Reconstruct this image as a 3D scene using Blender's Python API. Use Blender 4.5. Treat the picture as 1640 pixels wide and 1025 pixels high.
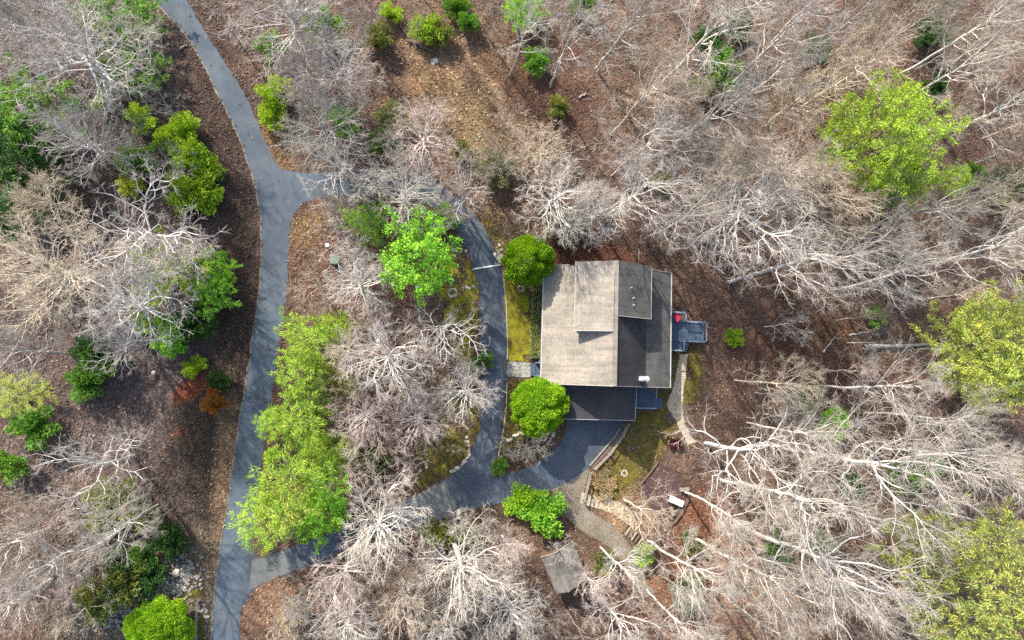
import bpy, math, random
import numpy as np
from mathutils import Vector, Matrix

for o in list(bpy.data.objects): bpy.data.objects.remove(o)
scene = bpy.context.scene
COL = scene.collection
R_ = math.radians

# ------------------------------------------------------------------ camera, sky, sun, exposure
CAM_H = 71.0                       # drone height above the ground, metres
FPX = 24.0 / 36.0 * 1640.0         # focal length in photo pixels
_n = Vector(((640 - 820) / FPX, -(605 - 512.5) / FPX, -1.0)).normalized()   # where straight down falls in the photo
CAM_Q = _n.rotation_difference(Vector((0, 0, -1)))
cam_d = bpy.data.cameras.new('camera'); cam = bpy.data.objects.new('camera', cam_d); COL.objects.link(cam)
cam_d.lens = 24.0; cam_d.sensor_width = 36.0; cam_d.clip_end = 6000.0; cam_d.clip_start = 0.5
cam.location = (0, 0, CAM_H); cam.rotation_mode = 'QUATERNION'; cam.rotation_quaternion = CAM_Q
scene.camera = cam
CAM_M = np.array(CAM_Q.to_matrix())

SUN_EL, SUN_AZ = 35.0, -33.0       # compass bearing measured from +Y towards +X
world = bpy.data.worlds.new('World'); scene.world = world; world.use_nodes = True
wn = world.node_tree; wn.nodes.clear()
sky = wn.nodes.new('ShaderNodeTexSky'); sky.sky_type = 'NISHITA'; sky.sun_disc = False
sky.sun_elevation = R_(SUN_EL); sky.sun_rotation = R_(SUN_AZ); sky.air_density = 1.0; sky.dust_density = 2.0
bg = wn.nodes.new('ShaderNodeBackground'); bg.inputs['Strength'].default_value = 0.15
wo = wn.nodes.new('ShaderNodeOutputWorld')
wn.links.new(sky.outputs[0], bg.inputs['Color']); wn.links.new(bg.outputs[0], wo.inputs['Surface'])
sun_d = bpy.data.lights.new('sun', 'SUN'); sun_d.energy = 3.5; sun_d.angle = R_(0.9); sun_d.color = (1.0, 0.93, 0.82)
sun = bpy.data.objects.new('sun', sun_d); COL.objects.link(sun)
sd = Vector((-math.sin(R_(SUN_AZ)) * math.cos(R_(SUN_EL)), -math.cos(R_(SUN_AZ)) * math.cos(R_(SUN_EL)), -math.sin(R_(SUN_EL))))
sun.rotation_mode = 'QUATERNION'; sun.rotation_quaternion = sd.to_track_quat('-Z', 'Y'); sun.location = (0, 0, 90)
scene.view_settings.view_transform = 'Standard'; scene.view_settings.look = 'None'
scene.view_settings.exposure = 1.22; scene.view_settings.gamma = 1.0; scene.view_settings.use_curve_mapping = False
scene.cycles.use_denoising = False
scene.cycles.max_bounces = 6; scene.cycles.diffuse_bounces = 3; scene.cycles.transmission_bounces = 3

# ------------------------------------------------------------------ helpers
def G(px, py, z=0.0):
    """real-world point at height z that the surveyed photo position stands for"""
    d = CAM_M @ np.array([(px - 820) / FPX, -(py - 512.5) / FPX, -1.0]); t = (z - CAM_H) / d[2]
    return float(d[0] * t), float(d[1] * t)
def GA(pts, z=0.0): return np.array([G(x, y, z) for x, y in pts])
def lin(r, g, b, k=1.0):
    f = lambda c: ((c / 255.0) / 12.92 if c / 255.0 < 0.04045 else ((c / 255.0 + 0.055) / 1.055) ** 2.4) * k
    return (f(r), f(g), f(b))
def hashn(ix, iy, seed):
    h = (ix * 374761393 + iy * 668265263 + seed * 982451653) & 0x7fffffff
    h = ((h ^ (h >> 13)) * 1274126177) & 0x7fffffff
    return ((h ^ (h >> 16)) & 0xffff) / 65535.0
def vnoise(x, y, seed=0):
    x = np.asarray(x, float); y = np.asarray(y, float)
    ix = np.floor(x).astype(np.int64); iy = np.floor(y).astype(np.int64); fx = x - ix; fy = y - iy
    fx = fx * fx * (3 - 2 * fx); fy = fy * fy * (3 - 2 * fy)
    a = hashn(ix, iy, seed); b = hashn(ix + 1, iy, seed); c = hashn(ix, iy + 1, seed); d = hashn(ix + 1, iy + 1, seed)
    return (a * (1 - fx) + b * fx) * (1 - fy) + (c * (1 - fx) + d * fx) * fy
def fbm(x, y, seed=0, o=4):
    s = 0; w = 0.5; t = 0
    for k in range(o):
        s = s + w * vnoise(x * 2 ** k, y * 2 ** k, seed + k); t += w; w *= 0.5
    return s / t
def inpoly(x, y, poly):
    x = np.asarray(x); y = np.asarray(y); inside = np.zeros(x.shape, bool); n = len(poly); j = n - 1
    for i in range(n):
        xi, yi = poly[i]; xj, yj = poly[j]
        c = ((yi > y) != (yj > y)) & (x < (xj - xi) * (y - yi) / ((yj - yi) or 1e-9) + xi)
        inside ^= c; j = i
    return inside
def catmull(pts, step=0.5):
    p = [np.array(q, float) for q in pts]; p = [2 * p[0] - p[1]] + p + [2 * p[-1] - p[-2]]; out = []
    for i in range(1, len(p) - 2):
        n = max(2, int(np.linalg.norm(p[i + 1] - p[i]) / step))
        for k in range(n):
            t = k / n
            out.append(0.5 * ((2 * p[i]) + (-p[i - 1] + p[i + 1]) * t + (2 * p[i - 1] - 5 * p[i] + 4 * p[i + 1] - p[i + 2]) * t * t + (-p[i - 1] + 3 * p[i] - 3 * p[i + 1] + p[i + 2]) * t ** 3))
    out.append(p[-2]); return np.array(out)
def resample(c, n):
    d = np.r_[0, np.cumsum(np.linalg.norm(np.diff(c, axis=0), axis=1))]; t = np.linspace(0, d[-1], n)
    return np.stack([np.interp(t, d, c[:, k]) for k in range(c.shape[1])], 1)

def npmesh(name, verts, quads, smooth=False):
    """mesh from numpy verts (N,3) and faces (M,3 or 4)"""
    m = bpy.data.meshes.new(name); verts = np.asarray(verts, np.float32); quads = np.asarray(quads, np.int32)
    m.vertices.add(len(verts)); m.vertices.foreach_set('co', verts.ravel())
    k = quads.shape[1]; m.loops.add(quads.size); m.loops.foreach_set('vertex_index', quads.ravel())
    m.polygons.add(len(quads)); m.polygons.foreach_set('loop_start', np.arange(0, quads.size, k, dtype=np.int32))
    m.polygons.foreach_set('loop_total', np.full(len(quads), k, np.int32))
    if smooth: m.polygons.foreach_set('use_smooth', np.ones(len(quads), bool))
    m.update(calc_edges=True); return m
def link(name, mesh, mat=None, parent=None, loc=None, rz=0.0, color=None):
    o = bpy.data.objects.new(name, mesh); COL.objects.link(o)
    if mat is not None and mesh is not None and not mesh.materials: mesh.materials.append(mat)
    if parent is not None: o.parent = parent
    if loc is not None: o.location = loc
    if rz: o.rotation_euler = (0, 0, rz)
    if color is not None: o.color = (*color, 1.0)
    return o
def tag(o, label, cat, group=None):
    o['label'] = label; o['category'] = cat
    if group: o['group'] = group
    return o
def struct(o): o['kind'] = 'structure'; return o
def stuff(o, label=None, cat=None):
    o['kind'] = 'stuff'
    if label: o['label'] = label
    if cat: o['category'] = cat
    return o
def thing(name, label, cat, loc=(0, 0, 0), rz=0.0, group=None):
    o = bpy.data.objects.new(name, None); COL.objects.link(o); o.location = loc; o.rotation_euler = (0, 0, rz)
    o.empty_display_size = 0.3
    return tag(o, label, cat, group)

class MB:
    """collects shapes into one mesh"""
    def __init__(s): s.v = []; s.f = []
    def add(s, vs, fs):
        b = len(s.v); s.v += [tuple(v) for v in vs]; s.f += [tuple(b + i for i in f) for f in fs]; return s
    def box(s, x0, x1, y0, y1, z0, z1):
        return s.add([(x0, y0, z0), (x1, y0, z0), (x1, y1, z0), (x0, y1, z0), (x0, y0, z1), (x1, y0, z1), (x1, y1, z1), (x0, y1, z1)],
                     [(3, 2, 1, 0), (4, 5, 6, 7), (0, 1, 5, 4), (1, 2, 6, 5), (2, 3, 7, 6), (3, 0, 4, 7)])
    def bar(s, a, b, w, h=None, roll=0.0):
        a = Vector(a); b = Vector(b); d = (b - a).normalized(); h = w if h is None else h
        up = Vector((0, 0, 1)) if abs(d.z) < 0.95 else Vector((0, 1, 0))
        sx = d.cross(up).normalized(); sz = sx.cross(d).normalized(); vs = []
        for p in (a, b):
            for (i, j) in ((-1, -1), (1, -1), (1, 1), (-1, 1)): vs.append(p + sx * (i * w / 2) + sz * (j * h / 2))
        return s.add(vs, [(3, 2, 1, 0), (4, 5, 6, 7), (0, 1, 5, 4), (1, 2, 6, 5), (2, 3, 7, 6), (3, 0, 4, 7)])
    def slab(s, pts, t):
        """a polygon lying anywhere in space, given thickness t downwards"""
        n = len(pts); top = [tuple(p) for p in pts]; bot = [(p[0], p[1], p[2] - t) for p in pts]
        return s.add(top + bot, [tuple(range(n)), tuple(range(2 * n - 1, n - 1, -1))] + [(i, n + i, n + (i + 1) % n, (i + 1) % n) for i in range(n)])
    def lathe(s, prof, n=16, c=(0, 0, 0)):
        vs = []; fs = []
        for (r, z) in prof:
            for k in range(n): a = 2 * math.pi * k / n; vs.append((c[0] + r * math.cos(a), c[1] + r * math.sin(a), c[2] + z))
        for i in range(len(prof) - 1):
            for k in range(n): fs.append((i * n + k, i * n + (k + 1) % n, (i + 1) * n + (k + 1) % n, (i + 1) * n + k))
        fs.append(tuple(range(n - 1, -1, -1))); fs.append(tuple((len(prof) - 1) * n + k for k in range(n)))
        return s.add(vs, fs)
    def rock(s, c, r, seed, flat=0.65):
        g = random.Random(seed); vs = []; nlat, nlon = 5, 8; ph = g.random() * 6
        ex, ey = 0.75 + g.random() * 0.5, 0.75 + g.random() * 0.5
        for i in range(nlat):
            th = math.pi * (i + 0.5) / nlat
            for k in range(nlon):
                a = 2 * math.pi * k / nlon + ph; q = r * (0.82 + 0.34 * g.random())
                vs.append((c[0] + q * ex * math.sin(th) * math.cos(a), c[1] + q * ey * math.sin(th) * math.sin(a), c[2] + q * flat * math.cos(th)))
        fs = [(i * nlon + k, (i + 1) * nlon + k, (i + 1) * nlon + (k + 1) % nlon, i * nlon + (k + 1) % nlon) for i in range(nlat - 1) for k in range(nlon)]
        fs.append(tuple(range(nlon))); fs.append(tuple(((nlat - 1) * nlon + k) for k in range(nlon - 1, -1, -1)))
        return s.add(vs, fs)
    def build(s, name, mat, parent=None, bevel=0.0, color=None, loc=None, rz=0.0):
        m = bpy.data.meshes.new(name); m.from_pydata(s.v, [], s.f); m.update()
        o = link(name, m, mat, parent, loc, rz, color)
        if bevel:
            b = o.modifiers.new('bevel', 'BEVEL'); b.width = bevel; b.segments = 2; b.limit_method = 'ANGLE'
        return o

# ------------------------------------------------------------------ materials
def mat(name):
    m = bpy.data.materials.new(name); m.use_nodes = True; nt = m.node_tree; nt.nodes.clear()
    out = nt.nodes.new('ShaderNodeOutputMaterial'); p = nt.nodes.new('ShaderNodeBsdfPrincipled')
    nt.links.new(p.outputs[0], out.inputs['Surface']); p.inputs['Roughness'].default_value = 0.85
    p.inputs['Specular IOR Level'].default_value = 0.25
    return m, nt, p, out
def node(nt, t, **kw):
    n = nt.nodes.new(t)
    for k, v in kw.items():
        if k in n.inputs: n.inputs[k].default_value = v
        else: setattr(n, k, v)
    return n
def ramp(nt, fac, stops, interp='LINEAR'):
    r = nt.nodes.new('ShaderNodeValToRGB'); nt.links.new(fac, r.inputs[0]); r.color_ramp.interpolation = interp
    el = r.color_ramp.elements
    while len(el) < len(stops): el.new(0.5)
    for e, (p, c) in zip(el, stops): e.position = p; e.color = (c, c, c, 1) if not hasattr(c, '__len__') else (*c, 1)
    return r.outputs[0]
def mul(nt, a, b, fac=1.0, mode='MULTIPLY'):
    m = nt.nodes.new('ShaderNodeMix'); m.data_type = 'RGBA'; m.blend_type = mode
    if hasattr(fac, 'default_value'): nt.links.new(fac, m.inputs[0])
    else: m.inputs[0].default_value = fac
    for s, i in ((a, 6), (b, 7)):
        if hasattr(s, 'links'): nt.links.new(s, m.inputs[i])
        else: m.inputs[i].default_value = (*s, 1)
    return m.outputs[2]
def noise(nt, scale, detail=4, rough=0.6, co=None, dist=0.0):
    n = node(nt, 'ShaderNodeTexNoise', Scale=scale, Detail=detail, Roughness=rough, Distortion=dist)
    if co is not None: nt.links.new(co, n.inputs['Vector'])
    return n.outputs[0]
def coord(nt, kind='Object'): return nt.nodes.new('ShaderNodeTexCoord').outputs[kind]
def wpos(nt): return nt.nodes.new('ShaderNodeNewGeometry').outputs['Position']
def bump(nt, p, h, strength=0.5, dist=0.05):
    b = node(nt, 'ShaderNodeBump', Strength=strength, Distance=dist); nt.links.new(h, b.inputs['Height']); nt.links.new(b.outputs[0], p.inputs['Normal'])

def m_solid(name, c, rough=0.8, var=0.25, scale=3.0, spec=0.25, bmp=0.2, objcol=False, metal=0.0):
    m, nt, p, out = mat(name); co = coord(nt)
    n1 = ramp(nt, noise(nt, scale, 5, 0.65, co), [(0.25, 1 - var), (0.75, 1 + var)])
    if objcol: base = nt.nodes.new('ShaderNodeObjectInfo').outputs['Color']
    else: base = c
    nt.links.new(mul(nt, base, n1) if objcol else mul(nt, n1, c), p.inputs['Base Color'])
    p.inputs['Roughness'].default_value = rough; p.inputs['Specular IOR Level'].default_value = spec; p.inputs['Metallic'].default_value = metal
    if bmp: bump(nt, p, noise(nt, scale * 6, 4, 0.6, co), bmp, 0.02)
    return m

# bark: colour comes from the tree (object colour), broken up along the wood
def m_bark():
    m, nt, p, out = mat('bark'); co = wpos(nt)
    base = nt.nodes.new('ShaderNodeObjectInfo').outputs['Color']
    n1 = ramp(nt, noise(nt, 1.3, 4, 0.7, co), [(0.3, 0.62), (0.7, 1.18)])
    n2 = ramp(nt, noise(nt, 9.0, 3, 0.7, co), [(0.3, 0.75), (0.7, 1.12)])
    nt.links.new(mul(nt, mul(nt, base, n1), n2), p.inputs['Base Color'])
    p.inputs['Roughness'].default_value = 0.9; p.inputs['Specular IOR Level'].default_value = 0.15
    return m
def m_leaf(name, trans=0.35):
    m, nt, p, out = mat(name); co = wpos(nt)
    g = nt.nodes.new('ShaderNodeNewGeometry'); base = nt.nodes.new('ShaderNodeObjectInfo').outputs['Color']
    isl = ramp(nt, g.outputs['Random Per Island'], [(0.0, (0.62, 0.72, 0.7)), (0.5, (1, 1, 1)), (0.85, (1.25, 1.12, 0.95)), (1.0, (1.55, 1.25, 1.0))])
    n1 = ramp(nt, noise(nt, 0.55, 3, 0.6, co), [(0.3, (0.72, 0.85, 0.9)), (0.7, (1.2, 1.08, 0.95))])
    c = mul(nt, mul(nt, base, isl), n1)
    nt.links.new(c, p.inputs['Base Color']); p.inputs['Roughness'].default_value = 0.6; p.inputs['Specular IOR Level'].default_value = 0.2
    tr = nt.nodes.new('ShaderNodeBsdfTranslucent'); nt.links.new(mul(nt, c, (1.25, 1.25, 0.5)), tr.inputs['Color'])
    mx = nt.nodes.new('ShaderNodeMixShader'); mx.inputs[0].default_value = trans
    nt.links.new(p.outputs[0], mx.inputs[1]); nt.links.new(tr.outputs[0], mx.inputs[2]); nt.links.new(mx.outputs[0], out.inputs['Surface'])
    return m
def m_ground():
    m, nt, p, out = mat('leaf_litter_soil'); co = wpos(nt)
    a = node(nt, 'ShaderNodeAttribute', attribute_name='Col')
    f1 = ramp(nt, noise(nt, 0.5, 5, 0.65, co), [(0.3, 0.62), (0.7, 1.3)])
    vo = node(nt, 'ShaderNodeTexVoronoi', Scale=5.5); nt.links.new(co, vo.inputs['Vector'])
    v1 = ramp(nt, vo.outputs['Color'], [(0.0, (0.55, 0.5, 0.5)), (0.6, (1.0, 0.98, 0.95)), (1.0, (1.65, 1.5, 1.4))])
    f2 = ramp(nt, noise(nt, 14.0, 4, 0.75, co), [(0.3, 0.45), (0.7, 1.5)])
    c = mul(nt, mul(nt, mul(nt, a.outputs['Color'], f1), v1), f2)
    nt.links.new(c, p.inputs['Base Color']); p.inputs['Roughness'].default_value = 0.95; p.inputs['Specular IOR Level'].default_value = 0.1
    bump(nt, p, noise(nt, 9.0, 5, 0.75, co), 0.9, 0.12)
    return m
def m_asphalt(name, c, tint, dark=0.55):
    m, nt, p, out = mat(name); co = wpos(nt)
    big = ramp(nt, noise(nt, 0.16, 4, 0.6, co, 0.6), [(0.35, dark), (0.65, 1.25)])
    mid = ramp(nt, noise(nt, 1.1, 5, 0.7, co), [(0.3, 0.84), (0.72, 1.12)])
    fine = ramp(nt, noise(nt, 28.0, 3, 0.7, co), [(0.3, 0.85), (0.7, 1.12)])
    vo = node(nt, 'ShaderNodeTexVoronoi', Scale=0.32, feature='DISTANCE_TO_EDGE')
    wob = nt.nodes.new('ShaderNodeVectorMath'); wob.operation = 'MULTIPLY_ADD'
    nn = node(nt, 'ShaderNodeTexNoise', Scale=0.9, Detail=4.0); nt.links.new(co, nn.inputs['Vector'])
    nt.links.new(nn.outputs['Color'], wob.inputs[0]); wob.inputs[1].default_value = (1.6, 1.6, 0); nt.links.new(co, wob.inputs[2])
    nt.links.new(wob.outputs[0], vo.inputs['Vector'])
    crack = ramp(nt, vo.outputs['Distance'], [(0.0, 0.62), (0.012, 1.0)])
    c1 = mul(nt, mul(nt, mul(nt, big, c), mid), fine); c1 = mul(nt, c1, crack, 0.55)
    c2 = mul(nt, c1, tint, ramp(nt, noise(nt, 0.3, 3, 0.5, co), [(0.45, 0.0), (0.75, 0.6)]), 'MIX')
    nt.links.new(c2, p.inputs['Base Color']); p.inputs['Roughness'].default_value = 0.85
    bump(nt, p, noise(nt, 30.0, 3, 0.7, co), 0.15, 0.01)
    return m
def m_shingle(name, c, lo=0.6, hi=1.15, stain=0.4):
    """weathered asphalt shingles: courses run along local Y"""
    m, nt, p, out = mat(name); co = coord(nt)
    mp = nt.nodes.new('ShaderNodeMapping'); mp.inputs['Rotation'].default_value = (0, 0, math.pi / 2); nt.links.new(co, mp.inputs['Vector'])
    br = node(nt, 'ShaderNodeTexBrick', Scale=1.0, **{'Mortar Size': 0.012, 'Brick Width': 0.34, 'Row Height': 0.145, 'Mortar Smooth': 0.3})
    br.inputs['Color1'].default_value = (0.9, 0.9, 0.9, 1); br.inputs['Color2'].default_value = (1.08, 1.07, 1.05, 1); br.inputs['Mortar'].default_value = (0.72, 0.72, 0.72, 1)
    nt.links.new(mp.outputs[0], br.inputs['Vector'])
    n1 = ramp(nt, noise(nt, 0.35, 5, 0.62, co, 0.5), [(0.3, lo), (0.68, hi)])
    n2 = ramp(nt, noise(nt, 5.0, 4, 0.7, co), [(0.3, 0.82), (0.7, 1.15)])
    st = nt.nodes.new('ShaderNodeMapping'); st.inputs['Scale'].default_value = (0.25, 2.2, 0.25); nt.links.new(co, st.inputs['Vector'])
    n3 = ramp(nt, noise(nt, 1.0, 4, 0.6, st.outputs[0]), [(0.25, 1 - stain * .7), (0.62, 1.06)])
    nt.links.new(mul(nt, mul(nt, mul(nt, mul(nt, n1, c), br.outputs['Color']), n2), n3), p.inputs['Base Color'])
    p.inputs['Roughness'].default_value = 0.92; bump(nt, p, br.outputs['Fac'], 0.6, -0.015)
    return m
def m_stone(name, c, var=0.3):
    m, nt, p, out = mat(name); co = coord(nt); oi = nt.nodes.new('ShaderNodeObjectInfo')
    n1 = ramp(nt, noise(nt, 2.5, 6, 0.7, co), [(0.3, 1 - var), (0.7, 1 + var)])
    n2 = ramp(nt, oi.outputs['Random'], [(0.0, (0.75, 0.74, 0.74)), (1.0, (1.15, 1.1, 1.02))])
    nt.links.new(mul(nt, mul(nt, n1, c), n2), p.inputs['Base Color']); bump(nt, p, noise(nt, 12, 5, 0.7, co), 0.5, 0.03)
    return m
def m_gravel(name, c):
    m, nt, p, out = mat(name); co = wpos(nt)
    vo = node(nt, 'ShaderNodeTexVoronoi', Scale=13.0); nt.links.new(co, vo.inputs['Vector'])
    v1 = ramp(nt, vo.outputs['Color'], [(0.0, 0.6), (1.0, 1.35)])
    n1 = ramp(nt, noise(nt, 0.45, 5, 0.65, co), [(0.3, 0.68), (0.7, 1.2)]); n2 = ramp(nt, noise(nt, 5, 4, 0.7, co), [(0.3, 0.8), (0.7, 1.15)])
    nt.links.new(mul(nt, mul(nt, mul(nt, n1, c), v1), n2), p.inputs['Base Color']); bump(nt, p, vo.outputs['Distance'], 0.6, 0.04)
    return m
def m_moss(name, c1, c2, c3):
    m, nt, p, out = mat(name); co = wpos(nt)
    a = ramp(nt, noise(nt, 0.7, 5, 0.65, co), [(0.3, c1), (0.5, c2), (0.72, c3)])
    n2 = ramp(nt, noise(nt, 6.0, 5, 0.75, co), [(0.3, 0.6), (0.7, 1.35)])
    nt.links.new(mul(nt, a, n2), p.inputs['Base Color']); p.inputs['Roughness'].default_value = 0.95
    bump(nt, p, noise(nt, 8, 5, 0.75, co), 0.8, 0.08)
    return m
M = {}
M['bark'] = m_bark()
M['leaf'] = m_leaf('leaf'); M['needle'] = m_leaf('needle', 0.25)
M['ground'] = m_ground()
M['asphalt'] = m_asphalt('asphalt', (0.082, 0.104, 0.128), (0.14, 0.16, 0.178), 0.72)
M['drive'] = m_asphalt('drive_asphalt', (0.076, 0.094, 0.12), (0.135, 0.15, 0.168), 0.74)
M['concrete'] = m_asphalt('concrete', (0.17, 0.178, 0.17), (0.2, 0.205, 0.195), 0.75)
M['concrete_dull'] = m_asphalt('dull_concrete', (0.14, 0.15, 0.147), (0.16, 0.165, 0.16), 0.75)
M['roof'] = m_shingle('weathered_shingle', (0.34, 0.3, 0.25))
M['roof_dark_and_shaded'] = m_shingle('dark_and_shaded_shingle', (0.066, 0.064, 0.066), 0.7, 1.15, 0.3)  # dark carport shingle; also paints shade into the east main slope
M['roof_grey_shade'] = m_shingle('grey_shade_shingle', (0.135, 0.13, 0.12), 0.6, 1.15, 0.35)  # tan shingle darkened, shade in the colour, for east porch and dormer
M['roof_shed'] = m_shingle('shed_shingle', (0.24, 0.225, 0.2))
M['stump'] = m_solid('cut_wood', (0.55, 0.5, 0.4), 0.8, 0.15)
M['trim'] = m_solid('trim_paint', (0.42, 0.41, 0.38), 0.6, 0.15)
M['wall'] = m_solid('log_wall', (0.13, 0.085, 0.055), 0.8, 0.3)
M['glass'] = m_solid('window_glass', (0.03, 0.04, 0.05), 0.12, 0.1, spec=0.6, bmp=0)
M['deck'] = m_solid('deck_paint', (0.075, 0.115, 0.17), 0.65, 0.22, 2.0)
M['rail'] = m_solid('rail_paint', (0.2, 0.25, 0.3), 0.6, 0.15)
M['timber'] = m_solid('grey_timber', (0.27, 0.245, 0.21), 0.9, 0.3, 3.0)
M['timber_brown'] = m_solid('brown_timber', (0.14, 0.1, 0.07), 0.9, 0.3, 3.0)
M['metal'] = m_solid('galvanised_metal', (0.6, 0.62, 0.63), 0.35, 0.1, metal=0.6)
M['white'] = m_solid('white_paint', (0.78, 0.78, 0.76), 0.5, 0.06)
M['red'] = m_solid('red_cushion', (0.38, 0.03, 0.06), 0.85, 0.2)
M['stone'] = m_stone('fieldstone', (0.36, 0.33, 0.29)); M['stone_pale'] = m_stone('pale_stone', (0.52, 0.48, 0.42))
M['flag'] = m_stone('flagstone', (0.33, 0.34, 0.32), 0.35)
M['gravel'] = m_gravel('gravel', (0.5, 0.41, 0.29)); M['gravel_grey'] = m_gravel('grey_gravel', (0.23, 0.195, 0.15))
M['mulch'] = m_gravel('mulch', (0.1, 0.055, 0.055))
M['moss'] = m_moss('moss', lin(92, 80, 40), lin(126, 118, 34), lin(152, 144, 36))
M['moss_dull'] = m_moss('dull_moss', lin(74, 62, 36), lin(92, 84, 34), lin(118, 112, 34))
M['hedge'] = M['leaf']
M['box_green'] = m_solid('utility_green', (0.16, 0.22, 0.16), 0.6, 0.1)
M['litter'] = None

# ------------------------------------------------------------------ paved outlines (surveyed from the photograph)
main_L = [(225, -45), (248, 0), (290, 45), (320, 90), (350, 150), (378, 205), (398, 260), (412, 310), (419, 360), (419, 420), (414, 480), (405, 540), (397, 600), (386, 660), (376, 730), (366, 800), (356, 860), (348, 920), (342, 980), (340, 1025), (339, 1075)]
main_R = [(270, -45), (298, 0), (325, 45), (350, 85), (385, 140), (410, 190), (426, 230), (442, 266), (462, 300), (467, 340), (464, 375), (461, 420), (457, 480), (448, 540), (441, 600), (431, 660), (421, 730), (413, 800), (405, 860), (397, 920), (386, 980), (383, 1025), (382, 1075)]
up_out = [(436, 250), (452, 270), (482, 276), (535, 277), (590, 270), (640, 272), (690, 288), (735, 318), (770, 358), (792, 398), (803, 440), (808, 500), (810, 560), (808, 620), (803, 680), (795, 725), (787, 768), (775, 800)]
up_in = [(463, 365), (472, 342), (490, 322), (535, 314), (590, 310), (640, 313), (690, 330), (722, 358), (745, 395), (759, 430), (768, 480), (770, 540), (771, 600), (770, 660), (764, 700), (748, 736), (720, 768), (690, 786)]
low_top = [(405, 870), (408, 893), (432, 889), (465, 877), (505, 862), (550, 842), (605, 820), (655, 797), (690, 780), (720, 762), (760, 752), (788, 764), (820, 757), (852, 745), (882, 724), (903, 700), (910, 655)]
low_bot = [(383, 990), (396, 958), (420, 935), (465, 917), (520, 896), (565, 874), (612, 854), (662, 843), (705, 830), (748, 818), (795, 806), (835, 799), (874, 787), (912, 770), (946, 747), (972, 722), (996, 688), (1006, 655)]
apron_top = [(655, 797), (682, 784), (712, 768)]; apron_bot = [(680, 839), (705, 831), (735, 822)]
def strip(name, L, Rr, z, m, n=160, zd=0.0):
    a = resample(catmull(GA(L)), n); b = resample(catmull(GA(Rr)), n); k = 5
    a = a + .16 * (np.stack([fbm(a[:, 0] * 1.5, a[:, 1] * 1.5, 61, 3), fbm(a[:, 0] * 1.5, a[:, 1] * 1.5, 62, 3)], 1) - .5) * 2; b = b + .16 * (np.stack([fbm(b[:, 0] * 1.5, b[:, 1] * 1.5, 63, 3), fbm(b[:, 0] * 1.5, b[:, 1] * 1.5, 64, 3)], 1) - .5) * 2
    vs = []; 
    for t in np.linspace(0, 1, k): vs.append(a * (1 - t) + b * t)
    vs = np.stack(vs, 1); v = np.concatenate([vs.reshape(-1, 2), np.full((n * k, 1), z)], 1)
    q = [(i * k + j, (i + 1) * k + j, (i + 1) * k + j + 1, i * k + j + 1) for i in range(n - 1) for j in range(k - 1)]
    q = np.array(q)
    e1 = v[q[0][1]] - v[q[0][0]]; e2 = v[q[0][3]] - v[q[0][0]]
    if np.cross(e1, e2)[2] < 0: q = q[:, ::-1]
    me = npmesh(name, v, q); o = link(name, me, m); struct(o)
    return np.concatenate([a, b[::-1]])
PAVED = []
PAVED.append(strip('main_road', main_L, main_R, 0.016, M['asphalt'], 420))
PAVED.append(strip('loop_driveway', up_out, up_in, 0.024, M['drive'], 360))
PAVED.append(strip('lower_driveway', low_top, low_bot, 0.032, M['drive'], 360))
PAVED.append(strip('concrete_apron', apron_top, apron_bot, 0.040, M['concrete'], 24))
strip('concrete_seam', [(472, 279), (483, 296), (493, 317)], [(479, 277), (490, 295), (499, 317)], 0.040, M['concrete_dull'], 12)
strip('concrete_apron', [(404, 897), (428, 892), (455, 882)], [(398, 945), (428, 932), (468, 917)], 0.040, M['concrete_dull'], 24)
strip('gravel_shoulder', [(x - 2.5, y + 1) for x, y in main_L], [(x + 1, y) for x, y in main_L], 0.010, M['gravel_grey'], 420)
# gravel walks
path_e_l = [(1088, 567), (1082, 600), (1077, 625), (1069, 640), (1070, 655), (1082, 672), (1090, 690), (1102, 712)]
path_e_r = [(1101, 567), (1099, 600), (1095, 625), (1093, 648), (1094, 665), (1098, 680), (1105, 695), (1116, 708)]
PAVED.append(strip('gravel_path', path_e_l, path_e_r, 0.026, M['gravel'], 60))
track_a = [(880, 783), (895, 800), (905, 825), (930, 850), (965, 868), (995, 895), (1012, 930), (1030, 960)]
track_b = [(944, 748), (936, 790), (943, 815), (975, 838), (1000, 862), (1020, 892), (1032, 925), (1048, 950)]
PAVED.append(strip('gravel_track', track_a, track_b, 0.022, M['gravel_grey'], 80))
strip('gravel_walk', [(930, 790), (975, 798), (1010, 815), (1030, 835)], [(928, 806), (968, 818), (995, 832), (1018, 850)], 0.028, M['gravel'], 30)
mulch_px = [(1052, 742), (1068, 745), (1090, 760), (1098, 790), (1096, 815), (1082, 832), (1062, 834), (1040, 815), (1030, 785), (1038, 760)]
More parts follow.
